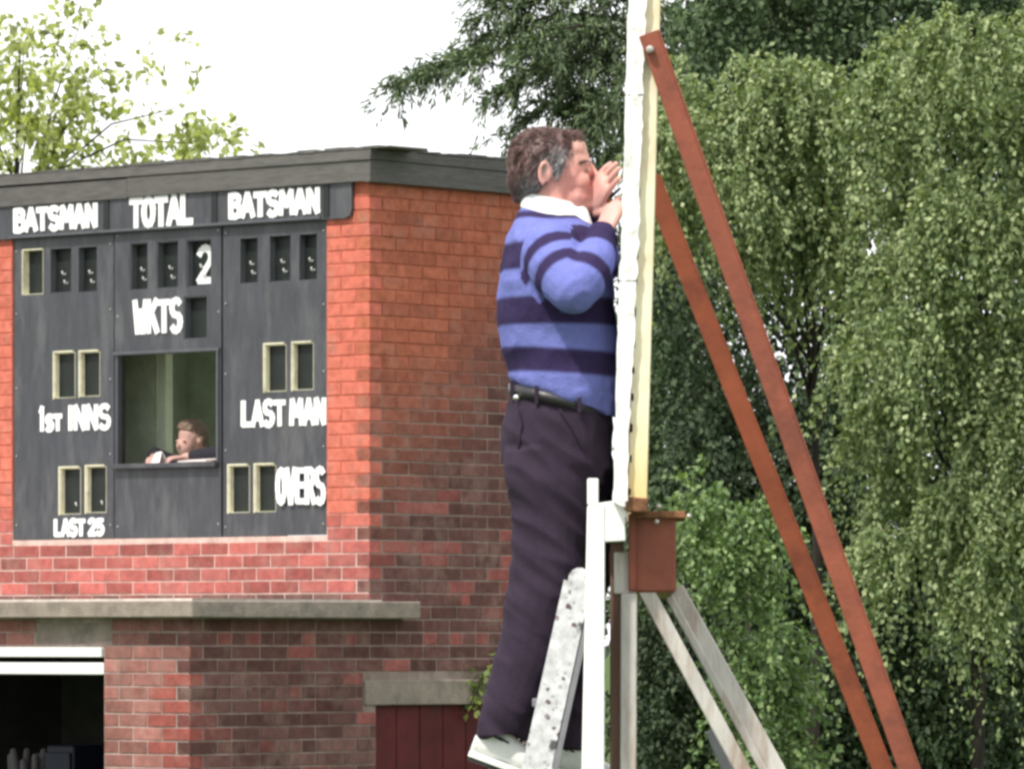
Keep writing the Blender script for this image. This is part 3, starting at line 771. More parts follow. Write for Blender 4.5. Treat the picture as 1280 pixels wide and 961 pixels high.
# upright cover board on the edge, warped and thickly painted, in three lengths
def cover(y0, y1):
    rings = []; n = max(3, int((y0 - y1) / 9))
    for k in range(n + 1):
        y = y0 + (y1 - y0) * k / n
        xl = 766 + (634 - y) * .026 + (2.5 if y < 330 else 0) + 1.6 * noise.noise(Vector((y * .045, 1.3, 0)))
        xr = 783 + (634 - y) * .032 + min(4, max(0, (560 - y) * .02)) + 3.0 * noise.noise(Vector((y * .06, 5.3, 0))) + 1.5 * noise.noise(Vector((y * .2, 9.3, 0)))
        rings.append([P(xl, y, YS - .19), P(xr, y, YS - .19), P(xr, y, YS - .10), P(xl, y, YS - .10)])
    MB().loft(rings).build('cover_board', M['screen_white'], screen, keep=True)
cover(626, 352); cover(350.5, 120); cover(118, -170)
# clips between boards and post: dark nail plates seen in the gap
for k in range(17):
    y = 610 - k * 37 + random.uniform(-7, 7); x = 785.5 + (634 - y) * .0305
    wbar('batten_clip', random.choice([M['rust'], M['cream'], M['rust']]), P(x, y + 7, YS - .155), P(x + .3, y - random.uniform(3, 9), YS - .155), 7 * S16, .02)
# far post and rail (behind the near post from here)
fp0, fp1 = P(796, 632, YS) + dirb * 2.2, P(818, -170, YS) + dirb * 2.2
wbar('post', M['screen_cream'], fp0 + Vector((-.02, 0, 0)), fp1 + Vector((-.02, 0, 0)), 20 * S16, .08)
# angle-steel braces
def brace(name, m, a, b, w):
    a, b = Vector(a), Vector(b); ax = (b - a).normalized(); sd = (Vector((1, 0, 0)) - ax * ax.x).normalized(); o = empty(name, a) if False else None
    mb = MB(); mb.bar(a, b, w, .008, sd)
    mb.bar(a + sd * (w / 2 + .003) + Vector((0, .022, 0)), b + sd * (w / 2 + .003) + Vector((0, .022, 0)), .006, .052, sd)
    return mb.build(name, m, screen, keep=True, bevel=.0015)
br = brace('brace', M['red_steel'], P(810, 42, YS - .19), P(1397, 1700, YS - .19), 24 * S16)
br2 = brace('brace', M['lit_red_steel'], P(812, 222, YS + 1.9), P(1410, 1745, YS + 1.9), 25 * S16)
for y, x in ((62, 812.5),):
    MB().tube([P(x, y, YS - .212), P(x, y, YS - .19)], [.011, .012], 8).build('bolt', M['dark_bolt'], br, keep=True)
wbar('gusset', M['rust'], P(801, 92, YS - .178), P(797, 34, YS - .178), 6 * S16, .02)
# red carriage beam under the post
MB().bar(P(816, 690, YS - .03), P(816, 690, YS - .03) + dirb * 2.4, 58 * S16, 100 * S16, (1, 0, 0)).build('carriage_beam', M['red_steel'], screen, keep=True, bevel=.006)
MB().bar(P(823, 643, YS - .06), P(823, 643, YS - .06) + dirb * .5, 68 * S16, 9 * S16, (1, 0, 0)).build('flange', M['rust'], screen, keep=True, bevel=.003)
MB().bar(P(790, 690, YS - .05), P(790, 690, YS - .05) + dirb * .4, 9 * S16, 96 * S16, (1, 0, 0)).build('flange', M['red_steel'], screen, keep=True, bevel=.003)
for x, y in ((821, 652), (861, 645), (808, 632), (823, 633)):
    MB().ball(P(x, y, YS - .07), .008, .008, .007, n=8, m=5).build('bolt', M['dark_bolt'], screen, keep=True, smooth=True)
# timber legs and struts
wbar('timber_leg', M['grey_wood'], P(786, 742, YS - .02), P(782, 1785, YS - .02), 20 * S16, .07)
wbar('timber_leg', M['grey_wood'], P(781, 690, YS + .0), P(781, 742, YS + .0), 28 * S16, .05)
wbar('timber_leg', M['shaded_wood'], P(771, 672, YS + .02), P(769, 1785, YS + .02), 16 * S16, .06)  # dark strip: shade on the grey leg's left side put into the colour
wbar('strut', M['grey_wood'], P(806, 735, YS + .0), P(1370, 1780, YS), 19 * S16, .045)
wbar('strut', M['grey_wood'], P(844, 735, YS + .25), P(1410, 1745, YS + .25), 21 * S16, .05)
wbar('strut', M['grey_wood'], P(836, 745, YS + .22), P(1390, 1760, YS + .22), 10 * S16, .03)
wbar('foot_rail', M['grey_steel'], P(888, 912, YS + .6), P(1010, 1200, YS + .6), 14 * S16, .03)
wbar('foot_rail', M['grey_steel'], P(905, 914, YS + .62), P(1040, 1200, YS + .62), 14 * S16, .06)
wbar('ground_rail', M['red_steel'], P(760, 1775, YS), P(1420, 1745, YS), .08, .08, side_=(0, 1, 0))
# white guide post with its block, nearer the camera
YW = 16.12; SW = YW / F_PX
wbar('guide_post', M['white'], P(745, 632, YW), P(731, 1800, YW), 22 * SW, .05, w1=44 * SW)
wbar('guide_post', M['white'], P(741, 598, YW), P(741, 631, YW), 14 * SW, .04)
gb = MB(); prof = [(746, 629), (766, 626), (779, 634), (785, 641), (781, 648), (782, 676), (746, 678)]
n = len(prof); gb.add([P(x, y, YW - .02) for x, y in prof] + [P(x, y, YW + .12) for x, y in prof], [tuple(range(n)), tuple(range(2 * n - 1, n - 1, -1))] + [(i, (i + 1) % n, (i + 1) % n + n, i + n) for i in range(n)])
gb.build('guide_block', M['white'], screen, keep=True, bevel=.003)

# ================================================================== STEP LADDER
YL0, YL1 = 16.14, 16.56
lad_base = P(620, 1750, YL0); lad_base.z = 0
ladder = empty('step_ladder', lad_base, 0, 'paint spattered white metal step ladder under the man', 'ladder')
def stile(Yd):
    s_ = Yd / F_PX; t, b = P(722, 728, Yd), P(482, 1790, Yd); b.z = .0
    o = MB()
    o.bar(t, b, 35 * s_, .022, (1, 0, 0), 40 * s_)
    c = P(724.5, 724, Yd)
    rings = []
    for yy in (-.0105, .0105): rings.append([c + Vector((14.5 * s_ * math.cos(2 * math.pi * k / 14), yy, 15 * s_ * math.sin(2 * math.pi * k / 14))) for k in range(14)])
    o.loft(rings)
    st = o.build('stile', M['spatter'], ladder, keep=True)
    sd = Vector((b - t)).normalized(); sdx = (Vector((1, 0, 0)) - sd * sd.x).normalized()
    MB().bar(t + sdx * 22.5 * s_ + Vector((0, .012, 0)), b + sdx * 24.5 * s_ + Vector((0, .012, 0)), 7 * s_, .045, (1, 0, 0)).build('stile_flange', M['grey_steel'], st, keep=True)
stile(YL0); stile(YL1)
for k in range(7):
    y = 990 + k * 112 - 112 * 2 if k < 2 else 990 + (k - 2) * 112
    if k == 0: continue
    x = 722 - (y - 728) * .226
    MB().box(0, 0, 0, 0, 0, 0)
    a = P(x, y, YL0 + .012); b = P(x, y, YL1 - .012); b.z = a.z; b.x = a.x
    MB().bar(a, b, .10, .024, (1, 0, 0)).build('tread', M['grey_steel'], ladder, keep=True, bevel=.003)

# ================================================================== MAN at the sight screen
YM = 16.38; SM = YM / F_PX
def Q(x, y, d=0.0):
    """photo pixel, d pixels deeper than the man's mid plane"""
    return P(x, y, YM + d * SM)
base = P(640, 985, YM); man = empty('person', base, 0, 'man in blue and navy striped sweater and dark trousers standing on a ladder', 'person')
def ring(y, xl, xr, dn, df, n=28, tilt=0.0, sq=2.3, yaw=0.0):
    """horizontal section: back at xl, front at xr, dn nearer and df farther half depths (pixels); tilt lowers the front"""
    out = []; cx, rx = (xl + xr) / 2, (xr - xl) / 2; cd, rd = (df - dn) / 2, (df + dn) / 2
    for k in range(n):
        a = 2 * math.pi * k / n; c, s_ = math.cos(a), math.sin(a)
        ex = math.copysign(abs(c) ** (2 / sq), c); ed = math.copysign(abs(s_) ** (2 / sq), s_)
        out.append(Q(cx + rx * ex, y + tilt * ex, cd + rd * ed))
    return out
px = SM
# ---- body: one continuous surface, head to feet
bd = MB()
tiltR = Matrix.Rotation(R(10), 3, 'Y')
bd.ball(Q(684, 206), 46 * px, 36 * px, 44 * px, tiltR, 18, 12)             # cranium
bd.ball(Q(708, 214), 31 * px, 29 * px, 41 * px, tiltR, 16, 10)             # face
bd.ball(Q(717, 188), 17 * px, 26 * px, 18 * px, tiltR)                     # forehead
bd.ball(Q(718, 246), 22 * px, 23 * px, 17 * px, tiltR)                     # jaw
bd.ball(Q(724, 238), 15 * px, 22 * px, 14 * px)
bd.ball(Q(731, 257), 11 * px, 14 * px, 10 * px)                            # chin
bd.ball(Q(733, 206), 7 * px, 20 * px, 5 * px)                              # brow
bd.tube([Q(736, 205), Q(743, 217), Q(748, 225), Q(740, 230)], [4.5 * px, 5 * px, 6 * px, 5 * px], 8)   # nose
for s_ in (-1, 1):
    bd.ball(Q(743, 229, 5 * s_), 4 * px, 3.5 * px, 3.5 * px)               # nostrils
    bd.ball(Q(726, 226, 16 * s_), 12 * px, 9 * px, 12 * px)                # cheeks
    bd.ball(Q(735, 214, 13 * s_), 4.5 * px, 5.5 * px, 4 * px)              # eyes
    er = []
    for k in range(9):                                                     # ears: rim and lobe
        a = R(-70 + k * 33); er.append(Q(681 - 7 * math.cos(a) * 1.0, 217 - 14 * math.sin(a), s_ * (37 + 2.5 * math.cos(a))))
    bd.tube(er, [2.6 * px] * 9, 7); bd.ball(Q(682, 218, s_ * 35), 7 * px, 3 * px, 11 * px)
bd.ball(Q(741, 241), 5 * px, 11 * px, 3.4 * px); bd.ball(Q(740, 247.5), 5 * px, 9.5 * px, 3.4 * px)     # lips
bd.tube([Q(690, 228), Q(688, 262), Q(685, 300)], [29 * px, 28 * px, 36 * px], 14)                        # neck
bd.loft([ring(*r) for r in ((282, 655, 735, 50, 50), (305, 642, 748, 80, 80), (350, 634, 755, 82, 82), (420, 632, 760, 78, 78), (480, 646, 758, 76, 76), (540, 640, 755, 78, 78), (575, 645, 748, 74, 74))])
NA = [(690, 316, -78), (702, 341, -110), (717, 362, -138), (728, 352, -134), (744, 326, -114), (752, 295, -84)]      # near arm
FA = [(690, 318, 80), (724, 325, 130), (742, 334, 150), (748, 331, 144), (745, 308, 85), (737, 270, 18)]           # far arm
for A in (NA, FA):
    bd.tube([Q(*a) for a in A[:3]], [24 * px, 20 * px, 14 * px], 12); bd.tube([Q(*a) for a in (A[2], A[4], A[5])], [14 * px, 14 * px, 12.5 * px], 12)
NL = [(690, 545, -40), (690, 640, -42), (684, 728, -40), (664, 810, -38), (634, 912, -34)]
FL = [(700, 545, 42), (722, 640, 46), (738, 716, 48), (722, 800, 48), (706, 930, 50)]
for Lg in (NL, FL): bd.tube([Q(*a) for a in Lg], [42 * px, 38 * px, 27 * px, 24 * px, 17 * px], 12)
bd.tube([Q(630, 920, -34), Q(650, 945, -34), Q(690, 971, -34)], [10 * px, 9 * px, 5 * px], 10)
bd.tube([Q(694, 935, 50), Q(720, 962, 50), Q(762, 975, 50)], [10 * px, 9 * px, 5 * px], 10)
# near hand reaches up to the screen edge, far hand at eye level, both closed on the tool and the board
w1 = Q(754, 295, -84); hand(bd, w1, Q(767, 262, -62) - w1, (-.75, -.75, .3), 1.04, (.34, .40, .46, .55), thumb=-1)
w2 = Q(737, 268, 14); hand(bd, w2, Q(757, 222, -22) - w2, (-.8, -.75, .3), 1.10, (.10, .14, .2, .28), spread=.16, thumb=1)
body_me = remesh(bd, .0038, 5, .5)
skin_tone(body_me, (.62, .335, .29), [(tuple(Q(715, 232, -30)), 40 * px, (.68, .29, .25), .8), (tuple(Q(742, 225, 0)), 26 * px, (.66, .29, .24), .6), (tuple(Q(741, 244, 0)), 12 * px, (.45, .14, .12), .7),
          (tuple(Q(720, 185, 0)), 30 * px, (.68, .38, .30), .5), (tuple(Q(734, 214, -19)), 5 * px, (.06, .035, .03), .9)])
link('body', body_me, M['skin'], man, True, True)
# ---- hair: shaped cap with tufts
hh = MB()
hh.ball(Q(680, 201), 46 * px, 37.5 * px, 41 * px, tiltR, 18, 12); hh.ball(Q(665, 218), 30 * px, 35 * px, 33 * px); hh.ball(Q(700, 177), 26 * px, 26 * px, 15 * px, tiltR)
hh.ball(Q(714, 176), 14 * px, 22 * px, 11 * px); hh.tube([Q(654, 222), Q(661, 240), Q(667, 247)], [18 * px, 18 * px, 12 * px], 10, flat=1.3)
for s_ in (-1, 1):
    hh.tube([Q(690, 186, s_ * 30), Q(697, 200, s_ * 31), Q(695, 219, s_ * 31)], [13 * px, 10 * px, 4 * px], 8); hh.ball(Q(700, 186, s_ * 22), 14 * px, 12 * px, 14 * px); hh.ball(Q(668, 212, s_ * 31), 20 * px, 9 * px, 24 * px)
    hh.tube([Q(725, 203, s_ * 24), Q(732, 201, s_ * 20), Q(738, 203, s_ * 12)], [1.7 * px, 2.1 * px, 1.7 * px], 7)
hair_me = remesh(hh, .0045, 2)
co = coords(hair_me); nn = normals(hair_me)
disp = np.array([[.0045 * noise.noise(Vector((p[0] * 45, p[1] * 45, p[2] * 24))) + .002 * noise.noise(Vector((p[0] * 150, p[1] * 150, p[2] * 60)))] for p in co.tolist()], dtype=np.float32)
def hair_colour(p):
    c0 = Vector((.065, .043, .042)); w = .5 + .6 * noise.noise(Vector(p) * 38)
    c = c0.lerp(Vector((.15, .085, .08)), max(0, min(1, w)))
    g = max(0, 1 - (Vector(p) - Q(697, 203, -32)).length / (24 * px)) + .6 * max(0, 1 - (Vector(p) - Q(664, 240, -25)).length / (30 * px))
    return c.lerp(Vector((.25, .25, .26)), min(1, g * 1.3))
set_colors(hair_me, np.array([tuple(hair_colour(p)) for p in co.tolist()]))
set_coords(hair_me, co + nn * disp)
hair = link('hair', hair_me, M['hair'], man, True, True)
tf = MB(); tcol = []
idx = RNG.choice(len(co), 6500)
hc_ = Q(682, 208)
for i in idx:
    p = Vector(co[i]); nrm = Vector(nn[i])
    back = Vector((-.55, 0, -.75)) if p.z < Q(0, 185).z else Vector((-.8, random.uniform(-.4, .4), .1))
    if p.x > Q(700, 0).x and p.z > Q(0, 190).z: back = Vector((.5, random.uniform(-.6, .6), .2))
    d = (back - nrm * back.dot(nrm)); d = (d.normalized() if d.length > .01 else Vector((0, 0, -1))) + nrm * random.uniform(.1, .45) + Vector((random.gauss(0, .15), random.gauss(0, .15), random.gauss(0, .15)))
    ln = random.uniform(.008, .019) if p.x < Q(690, 0).x else random.uniform(.012, .026); sdv = d.cross(nrm).normalized() * random.uniform(.0006, .0013)
    tf.add([p - sdv, p + sdv, p + nrm * .002, p + d * ln], [(0, 1, 3), (1, 2, 3), (2, 0, 3)])
    tcol += [tuple(hair_colour(p) * random.uniform(.5, 1.9))] * 4
tme = mesh(tf.v, tf.f, 'hair_tufts'); set_colors(tme, np.array(tcol)); tag(link('hair_tufts', tme, M['hair'], hair, False, True), kind='stuff')
# ---- sweater
sw = MB()
sw.loft([ring(*r) for r in ((262, 657, 722, 30, 30, 28, 6), (272, 650, 738, 48, 48, 28, 8), (284, 641, 750, 76, 76, 28, 6), (300, 634, 758, 97, 97, 28, 3), (325, 628, 763, 104, 104), (355, 623, 766, 102, 102),
        (395, 622, 769, 96, 96), (430, 626, 773, 92, 92, 28, 3), (458, 632, 776, 92, 92, 28, 8), (478, 637, 775, 92, 92, 28, 13), (490, 640, 768, 84, 84, 28, 18))])
rn = [40, 37, 31, 28, 24, 19]
for A in (NA, FA):
    sw.tube([Q(*a) for a in A[:3]], [r * px for r in rn[:3]], 18); sw.tube([Q(*a) for a in (A[2], A[3], A[4], A[5])], [r * px for r in (29, 29, 25, 19)], 18)
# rib at the hem and cuffs
sw.loft([ring(482, 636, 776, 92, 92, 28, 15), ring(492, 638, 775, 91, 91, 28, 19), ring(499, 642, 773, 88, 88, 28, 22)])
for A in (NA, FA):
    a, b = Q(*A[-2]), Q(*A[-1]); sw.tube([a.lerp(b, .80), a.lerp(b, .93)], [22 * px, 22.5 * px], 12, cap=False)
sw_me = remesh(sw, .0052, 4)
co = coords(sw_me); nn = normals(sw_me)
def arm_param(pts, q):
    """distance to the arm's axis and the run along it (metres)"""
    best = np.full(len(q), 9.0); run = np.zeros(len(q)); acc = 0
    for a, b in zip(pts[:-1], pts[1:]):
        a_, b_ = np.array(a), np.array(b); ab = b_ - a_; L_ = np.linalg.norm(ab)
        t = np.clip(((q - a_) @ ab) / L_ ** 2, 0, 1); d = np.linalg.norm(q - (a_ + t[:, None] * ab), axis=1)
        m_ = d < best; best[m_] = d[m_]; run[m_] = acc + t[m_] * L_; acc += L_
    return best, run
ypx = HORIZON - (co[:, 2] - CAM_Z) * F_PX / YM
xpx = 640 + co[:, 0] * F_PX / co[:, 1]
def soft(v, a, b): return np.clip((v - a) / 4 + .5, 0, 1) * np.clip((b - v) / 4 + .5, 0, 1)
def dark_torso(y, x):
    y = y - np.clip((x - 660) * .06, -2, 8) * (y > 420)
    return np.maximum.reduce([soft(y, a, b) for a, b in ((307, 341), (375, 409), (437, 467), (266, 276))])
dark = dark_torso(ypx, xpx)
for A, sgn in ((NA, -1), (FA, 1)):
    d, run = arm_param([Q(*a) for a in A], co); dpx = (co[:, 1] - YM) / SM * sgn
    on = (d < 47 * px) & ((dpx > 84) | ((run > .13)))
    r_ = run / px
    da = np.maximum.reduce([soft(r_, a_, b_) for a_, b_ in ((10, 27), (44, 61), (104, 124), (152, 999))])
    dark = np.where(on, da, dark)
light_c = np.array((.16, .18, .48)); dark_c = np.array((.036, .025, .075))
set_colors(sw_me, light_c + dark[:, None] * (dark_c - light_c))
near_d = arm_param([Q(*a) for a in NA], co)[0]
fold = np.empty((len(co), 1), dtype=np.float32)
for i, p in enumerate(co.tolist()):
    v = Vector(p); near_hem = max(0, min(1, (ypx[i] - 400) / 80))
    on_arm = 1 - .75 * (near_d[i] < 46 * px)
    fold[i] = on_arm * .012 * (.35 - abs(noise.noise(Vector((v.x * 8 + v.z * 5, v.y * 8, v.z * 13))))) + .0015 * noise.noise(v * 34) + .006 * near_hem * noise.noise(Vector((v.x * 26, v.y * 26, v.z * 12)))
set_coords(sw_me, co + nn * fold)
link('sweater', sw_me, M['knit'], man, True, True)
# ---- white shirt collar, folded
cl = MB()
cl.loft([ring(247, 656, 721, 31, 31, 28, 7, 2.1), ring(256, 652, 727, 36, 36, 28, 9, 2.1), ring(268, 650, 734, 41, 41, 28, 11, 2.1), ring(274, 652, 735, 42, 42, 28, 12, 2.1)])
cl.tube([Q(728, 266, -18), Q(733, 282, -22), Q(732, 296, -20)], [10 * px, 10 * px, 3 * px], 8, flat=.45)
cl.tube([Q(728, 266, 18), Q(735, 282, 22), Q(736, 294, 20)], [10 * px, 10 * px, 3 * px], 8, flat=.45)
link('shirt_collar', remesh(cl, .0045, 2), M['shirt'], man, True, True)
# ---- trousers
tr = MB()
tr.loft([ring(*r) for r in ((490, 641, 764, 80, 80, 28, 14), (505, 638, 767, 84, 84, 28, 12), (525, 630, 767, 87, 87, 28, 5), (550, 626, 766, 88, 88), (580, 629, 763, 86, 86), (604, 642, 752, 78, 78))])
def leg(L_, xs):
    rings = []
    for (x, y, d), (a, b, dd) in zip(L_, xs): rings.append(ring(y, a, b, dd - d, dd + d, 22))
    tr.loft(rings)
leg([(0, 560, -42), (0, 600, -42), (0, 640, -42), (0, 690, -41), (0, 728, -40), (0, 770, -39), (0, 812, -38), (0, 860, -36), (0, 900, -34), (0, 921, -34)],
    [(630, 735, 45), (632, 735, 46), (640, 735, 44), (639, 733, 42), (637, 730, 41), (629, 716, 40), (621, 706, 40), (609, 688, 40), (597, 668, 39), (598, 662, 38)])
leg([(0, 560, 44), (0, 600, 45), (0, 640, 46), (0, 690, 48), (0, 728, 48), (0, 770, 48), (0, 812, 48), (0, 880, 48), (0, 935, 50)],
    [(655, 763, 44), (668, 768, 44), (682, 766, 42), (692, 764, 40), (694, 762, 38), (688, 752, 37), (684, 752, 36), (672, 740, 35), (668, 734, 34)])
tr_me = remesh(tr, .0056, 4)
co = coords(tr_me); nn = normals(tr_me); fold = np.empty((len(co), 1), dtype=np.float32)
yy = HORIZON - (co[:, 2] - CAM_Z) * F_PX / YM
for i, p in enumerate(co.tolist()):
    v = Vector(p); y = yy[i]
    k = 1 + 1.3 * max(0, 1 - abs(y - 605) / 60) + 1.2 * max(0, 1 - abs(y - 735) / 70) + 1.4 * max(0, (y - 850) / 60)
    dg_ = v.z * 30 + v.x * 22          # folds drawn diagonally from seat and knee
    fold[i] = k * (.011 * (.3 - abs(noise.noise(Vector((v.x * 5 + 2, v.y * 6, dg_ * .42))))) + .003 * noise.noise(Vector((v.x * 9, v.y * 9, dg_ * .7))))
set_coords(tr_me, co + nn * fold)
trousers = link('trousers', tr_me, M['trouser'], man, True, True)
for pts in ([(646, 508, -66), (652, 530, -74), (648, 560, -70)], [(700, 512, -89), (716, 536, -90), (728, 560, -84)]):
    MB().tube([Q(*p_) for p_ in pts], [.0035] * 3, 6).build('pocket_welt', M['trouser'], trousers, True, True)
def band(y0, y1, xl, xr, dn, tilt, g, name, m, parent):
    o_ = [ring(y0, xl, xr, dn, dn, 36, tilt), ring(y1, xl, xr, dn, dn, 36, tilt)]; i_ = [ring(y1, xl + g, xr - g, dn - g, dn - g, 36, tilt), ring(y0, xl + g, xr - g, dn - g, dn - g, 36, tilt)]
    rs = o_ + i_; n = 36; v = [p_ for r in rs for p_ in r]; f = []
    for a in range(4):
        for k in range(n): f.append((a * n + k, a * n + (k + 1) % n, ((a + 1) % 4) * n + (k + 1) % n, ((a + 1) % 4) * n + k))
    return MB().add(v, f).build(name, m, parent, True, True)
belt = band(493, 507, 635.5, 764, 89, 14, 6, 'belt', M['belt'], man)
for a in (R(205), R(245), R(285)):
    c, s_ = math.cos(a), math.sin(a); ex = math.copysign(abs(c) ** (2 / 2.3), c); ed = math.copysign(abs(s_) ** (2 / 2.3), s_)
    p0 = Q(703 + 68.5 * ex, 489 + 14 * ex, 91 * ed); p1 = Q(703 + 68.5 * ex, 511 + 14 * ex, 91 * ed)
    MB().bar(p0, p1, .011, .006, (1, 0, 0)).build('belt_loop', M['trouser'], trousers, keep=True)
# small bright metal ball added as the highlight on the belt
MB().ball(Q(646, 497, -58), 5 * px, 3 * px, 4 * px, n=8, m=6).build('belt_glint', M['metalw'], belt, True, True)
# ---- shoes
def shoe(heel, toe, d, name='shoe'):
    h, t = Vector(heel), Vector(toe)          # pixel positions of the sole line under heel and toe
    ax = (t - h); L_ = ax.length; ax.normalize(); up = Vector((ax.y, -ax.x))
    up = up if up.y < 0 else -up
    rings, soles = [], []
    for f, hgt, wid in ((.0, 20, 9), (.03, 33, 14), (.14, 40, 17), (.3, 43, 18), (.42, 34, 18), (.58, 25, 20), (.78, 19, 21), (.93, 13, 17), (1.0, 7, 9)):
        c = h + ax * (L_ * f); rr = []
        for k in range(16):
            a = 2 * math.pi * k / 16; cs, sn = math.cos(a), math.sin(a)
            hh_ = hgt / 2 * (1 + math.copysign(abs(sn) ** .7, sn)); ww = wid * math.copysign(abs(cs) ** .75, cs)
            q_ = c + up * hh_; rr.append(Q(q_.x, q_.y, d + ww))
        rings.append(rr)
        soles.append([Q(*( (c + up * (v_ - 7) ).to_tuple()), d + w_ * (wid + 1.5)) for v_, w_ in ((0, -1), (0, 1), (8.5, 1), (8.5, -1))])
    up_o = MB().loft(rings); me = remesh(up_o, .005, 2)
    s_o = link(name, me, M['shoe'], man, True, True)
    MB().loft(soles).build('sole', M['shoe'], s_o, keep=True, bevel=.002)
    tread = [[p_ - Vector((0, 0, 0)) for p_ in (Q(*((h + ax * (L_ * f) + up * v_).to_tuple()), d + w_ * wid) for v_, w_ in ((-12, -1), (-12, 1), (-7.2, 1), (-7.2, -1)))] for f, wid in ((.01, 12), (.2, 17), (.34, 16))]
    MB().loft(tread).build('heel_pad', M['rubber'], s_o, keep=True)
    tread = [[Q(*((h + ax * (L_ * f) + up * v_).to_tuple()), d + w_ * wid) for v_, w_ in ((-11, -1), (-11, 1), (-7.2, 1), (-7.2, -1))] for f, wid in ((.42, 17), (.7, 20), (.95, 14))]
    MB().loft(tread).build('tread_pad', M['rubber'], s_o, keep=True)
    for f in (.20, .27):
        c = h + ax * (L_ * f) + up * 27; MB().tube([Q(c.x - 4, c.y - 3, d - 18.5), Q(c.x + 7, c.y + 3, d - 19)], [1.6 * px, 1.4 * px], 6).build('stripe', M['rubber'], s_o, True, True)
    for k in range(4):
        c = h + ax * (L_ * (.42 + .055 * k)) + up * (35 - 3.4 * k); MB().tube([Q(c.x, c.y, d - 12), Q(c.x + 1, c.y - 2, d), Q(c.x, c.y, d + 12)], [1.5 * px] * 3, 6).build('lace', M['shirt'], s_o, True, True)
    return s_o
shoe((587, 938), (704, 982), -34)
shoe((672, 955), (790, 982), 50)
# ---- tool held against the board
tl = empty('screwdriver', Q(757, 250, 10), 0, 'amber handled screwdriver held between the hands at the sight screen edge', 'screwdriver')
MB().tube([Q(752, 272, 20), Q(757, 258, 6), Q(760, 250, 0)], [5.5 * px, 6.5 * px, 5 * px], 8).build('handle', M['handle'], tl, True, True)
MB().tube([Q(760, 250, 0), Q(768, 242, -6), Q(775, 236, -10)], [2.2 * px, 2 * px, 1.6 * px], 6).build('shaft', M['rubber'], tl, True, True)

# ================================================================== VEGETATION
def leaf_mesh(name, pos, axis, L, W, cols, m, parent, fold=.12, kind=None):
    """one small folded leaf per row of pos; axis points from stalk to tip"""
    n = len(pos); axis = axis / np.linalg.norm(axis, axis=1)[:, None]
    rnd = RNG.normal(size=(n, 3)); b = np.cross(axis, rnd); b /= np.linalg.norm(b, axis=1)[:, None]; nn = np.cross(axis, b)
    L = np.asarray(L).reshape(-1, 1) * np.ones((n, 1)); W = np.asarray(W).reshape(-1, 1) * np.ones((n, 1))
    mid = pos + axis * L * .45
    v = np.stack([pos, mid + b * W / 2 + nn * L * fold, pos + axis * L, mid - b * W / 2 + nn * L * fold], 1).reshape(-1, 3)
    i = np.arange(n) * 4
    f = np.stack([i, i + 1, i + 2, i, i + 2, i + 3], 1).reshape(-1)
    me = bpy.data.meshes.new(name)
    me.vertices.add(4 * n); me.vertices.foreach_set('co', v.astype(np.float32).ravel())
    me.loops.add(6 * n); me.loops.foreach_set('vertex_index', f.astype(np.int32))
    me.polygons.add(2 * n); me.polygons.foreach_set('loop_start', (np.arange(2 * n) * 3).astype(np.int32)); 
    me.update(calc_edges=True)
    set_colors(me, np.repeat(cols, 4, axis=0).astype(np.float32))
    o = link(name, me, m, parent, False, True)
    if kind: o['kind'] = kind
    return o
def ellipsoid_points(n, c, r, shell=.5, top=None):
    d = RNG.normal(size=(n, 3)); d /= np.linalg.norm(d, axis=1)[:, None]
    rr = (shell ** 3 + (1 - shell ** 3) * RNG.random(n)) ** (1 / 3)
    return np.array(c) + d * rr[:, None] * np.array(r), d
def sprays(blobs, clump, n_leaf, droop, ln, spread, seed_out=.35, cap=False):
    """hanging twigs from points spread through the blobs; returns leaf positions and axes"""
    P_, A_ = [], []
    small = []
    for (c, r, k) in blobs:
        if not clump: small.append((c, r, k)); continue
        m_ = max(2, int(round(r[0] * r[2] / clump ** 2 * (1.6 if cap else 1.15))))
        cc, dd = ellipsoid_points(m_, c, r, .35)
        for q in cc:
            f = clump * random.uniform(.65, 1.25); small.append((q, (f, f, f * 1.15), k / m_))
    for (c, r, k) in small:
        n = max(4, int(k)); st, d = ellipsoid_points(n, c, r, .25 if not cap else .72)
        if cap: kp = d[:, 2] > -.25; st, d = st[kp], d[kp]
        bump = np.array([noise.noise(Vector(p) * 2.2) + .8 * noise.noise(Vector(p) * 6.5) for p in st.tolist()]); st = st[bump > -.25]; d = d[bump > -.25]; n = len(st)
        out = d * seed_out + RNG.normal(size=(n, 3)) * .3; out[:, 2] += .1
        Ls = ln * (.5 + RNG.random(n)) * np.where(RNG.random(n) < .09, 1.9, 1.0)
        for q in range(n_leaf):
            t = (q + RNG.random(n)) / n_leaf
            p = st + out * (Ls * t)[:, None] + np.array((0, 0, -1)) * (droop * Ls * t * t)[:, None]
            tang = out + np.array((0, 0, -1)) * (2 * droop * t)[:, None]
            P_.append(p + RNG.normal(size=(n, 3)) * spread); A_.append(tang / np.linalg.norm(tang, axis=1)[:, None] + RNG.normal(size=(n, 3)) * .55)
    return np.concatenate(P_), np.concatenate(A_)
def tint(n, base, var=.25, pos=None, hue=None):
    k = 1 + var * RNG.normal(size=(n, 1)); c = np.array(base) * np.clip(k, .4, 1.8)
    if hue is not None:
        w = RNG.random((n, 1)) ** 2; c = c * (1 - w) + np.array(hue) * w
    return np.clip(c, .004, .9)
def blob(x, y, rx, ry, Y, depth, k):
    s_ = Y / F_PX; return (tuple(P(x, y, Y)), (rx * s_, depth, ry * s_), k)
def trunk(parent, pts, rad, limbs, m=None):
    t = MB(); t.tube(pts, rad, 10); o = t.build('trunk', m or M['bark'], parent, True, True)
    for l, r in limbs: MB().tube(l, r, 7).build('limb', m or M['bark'], o, True, True)

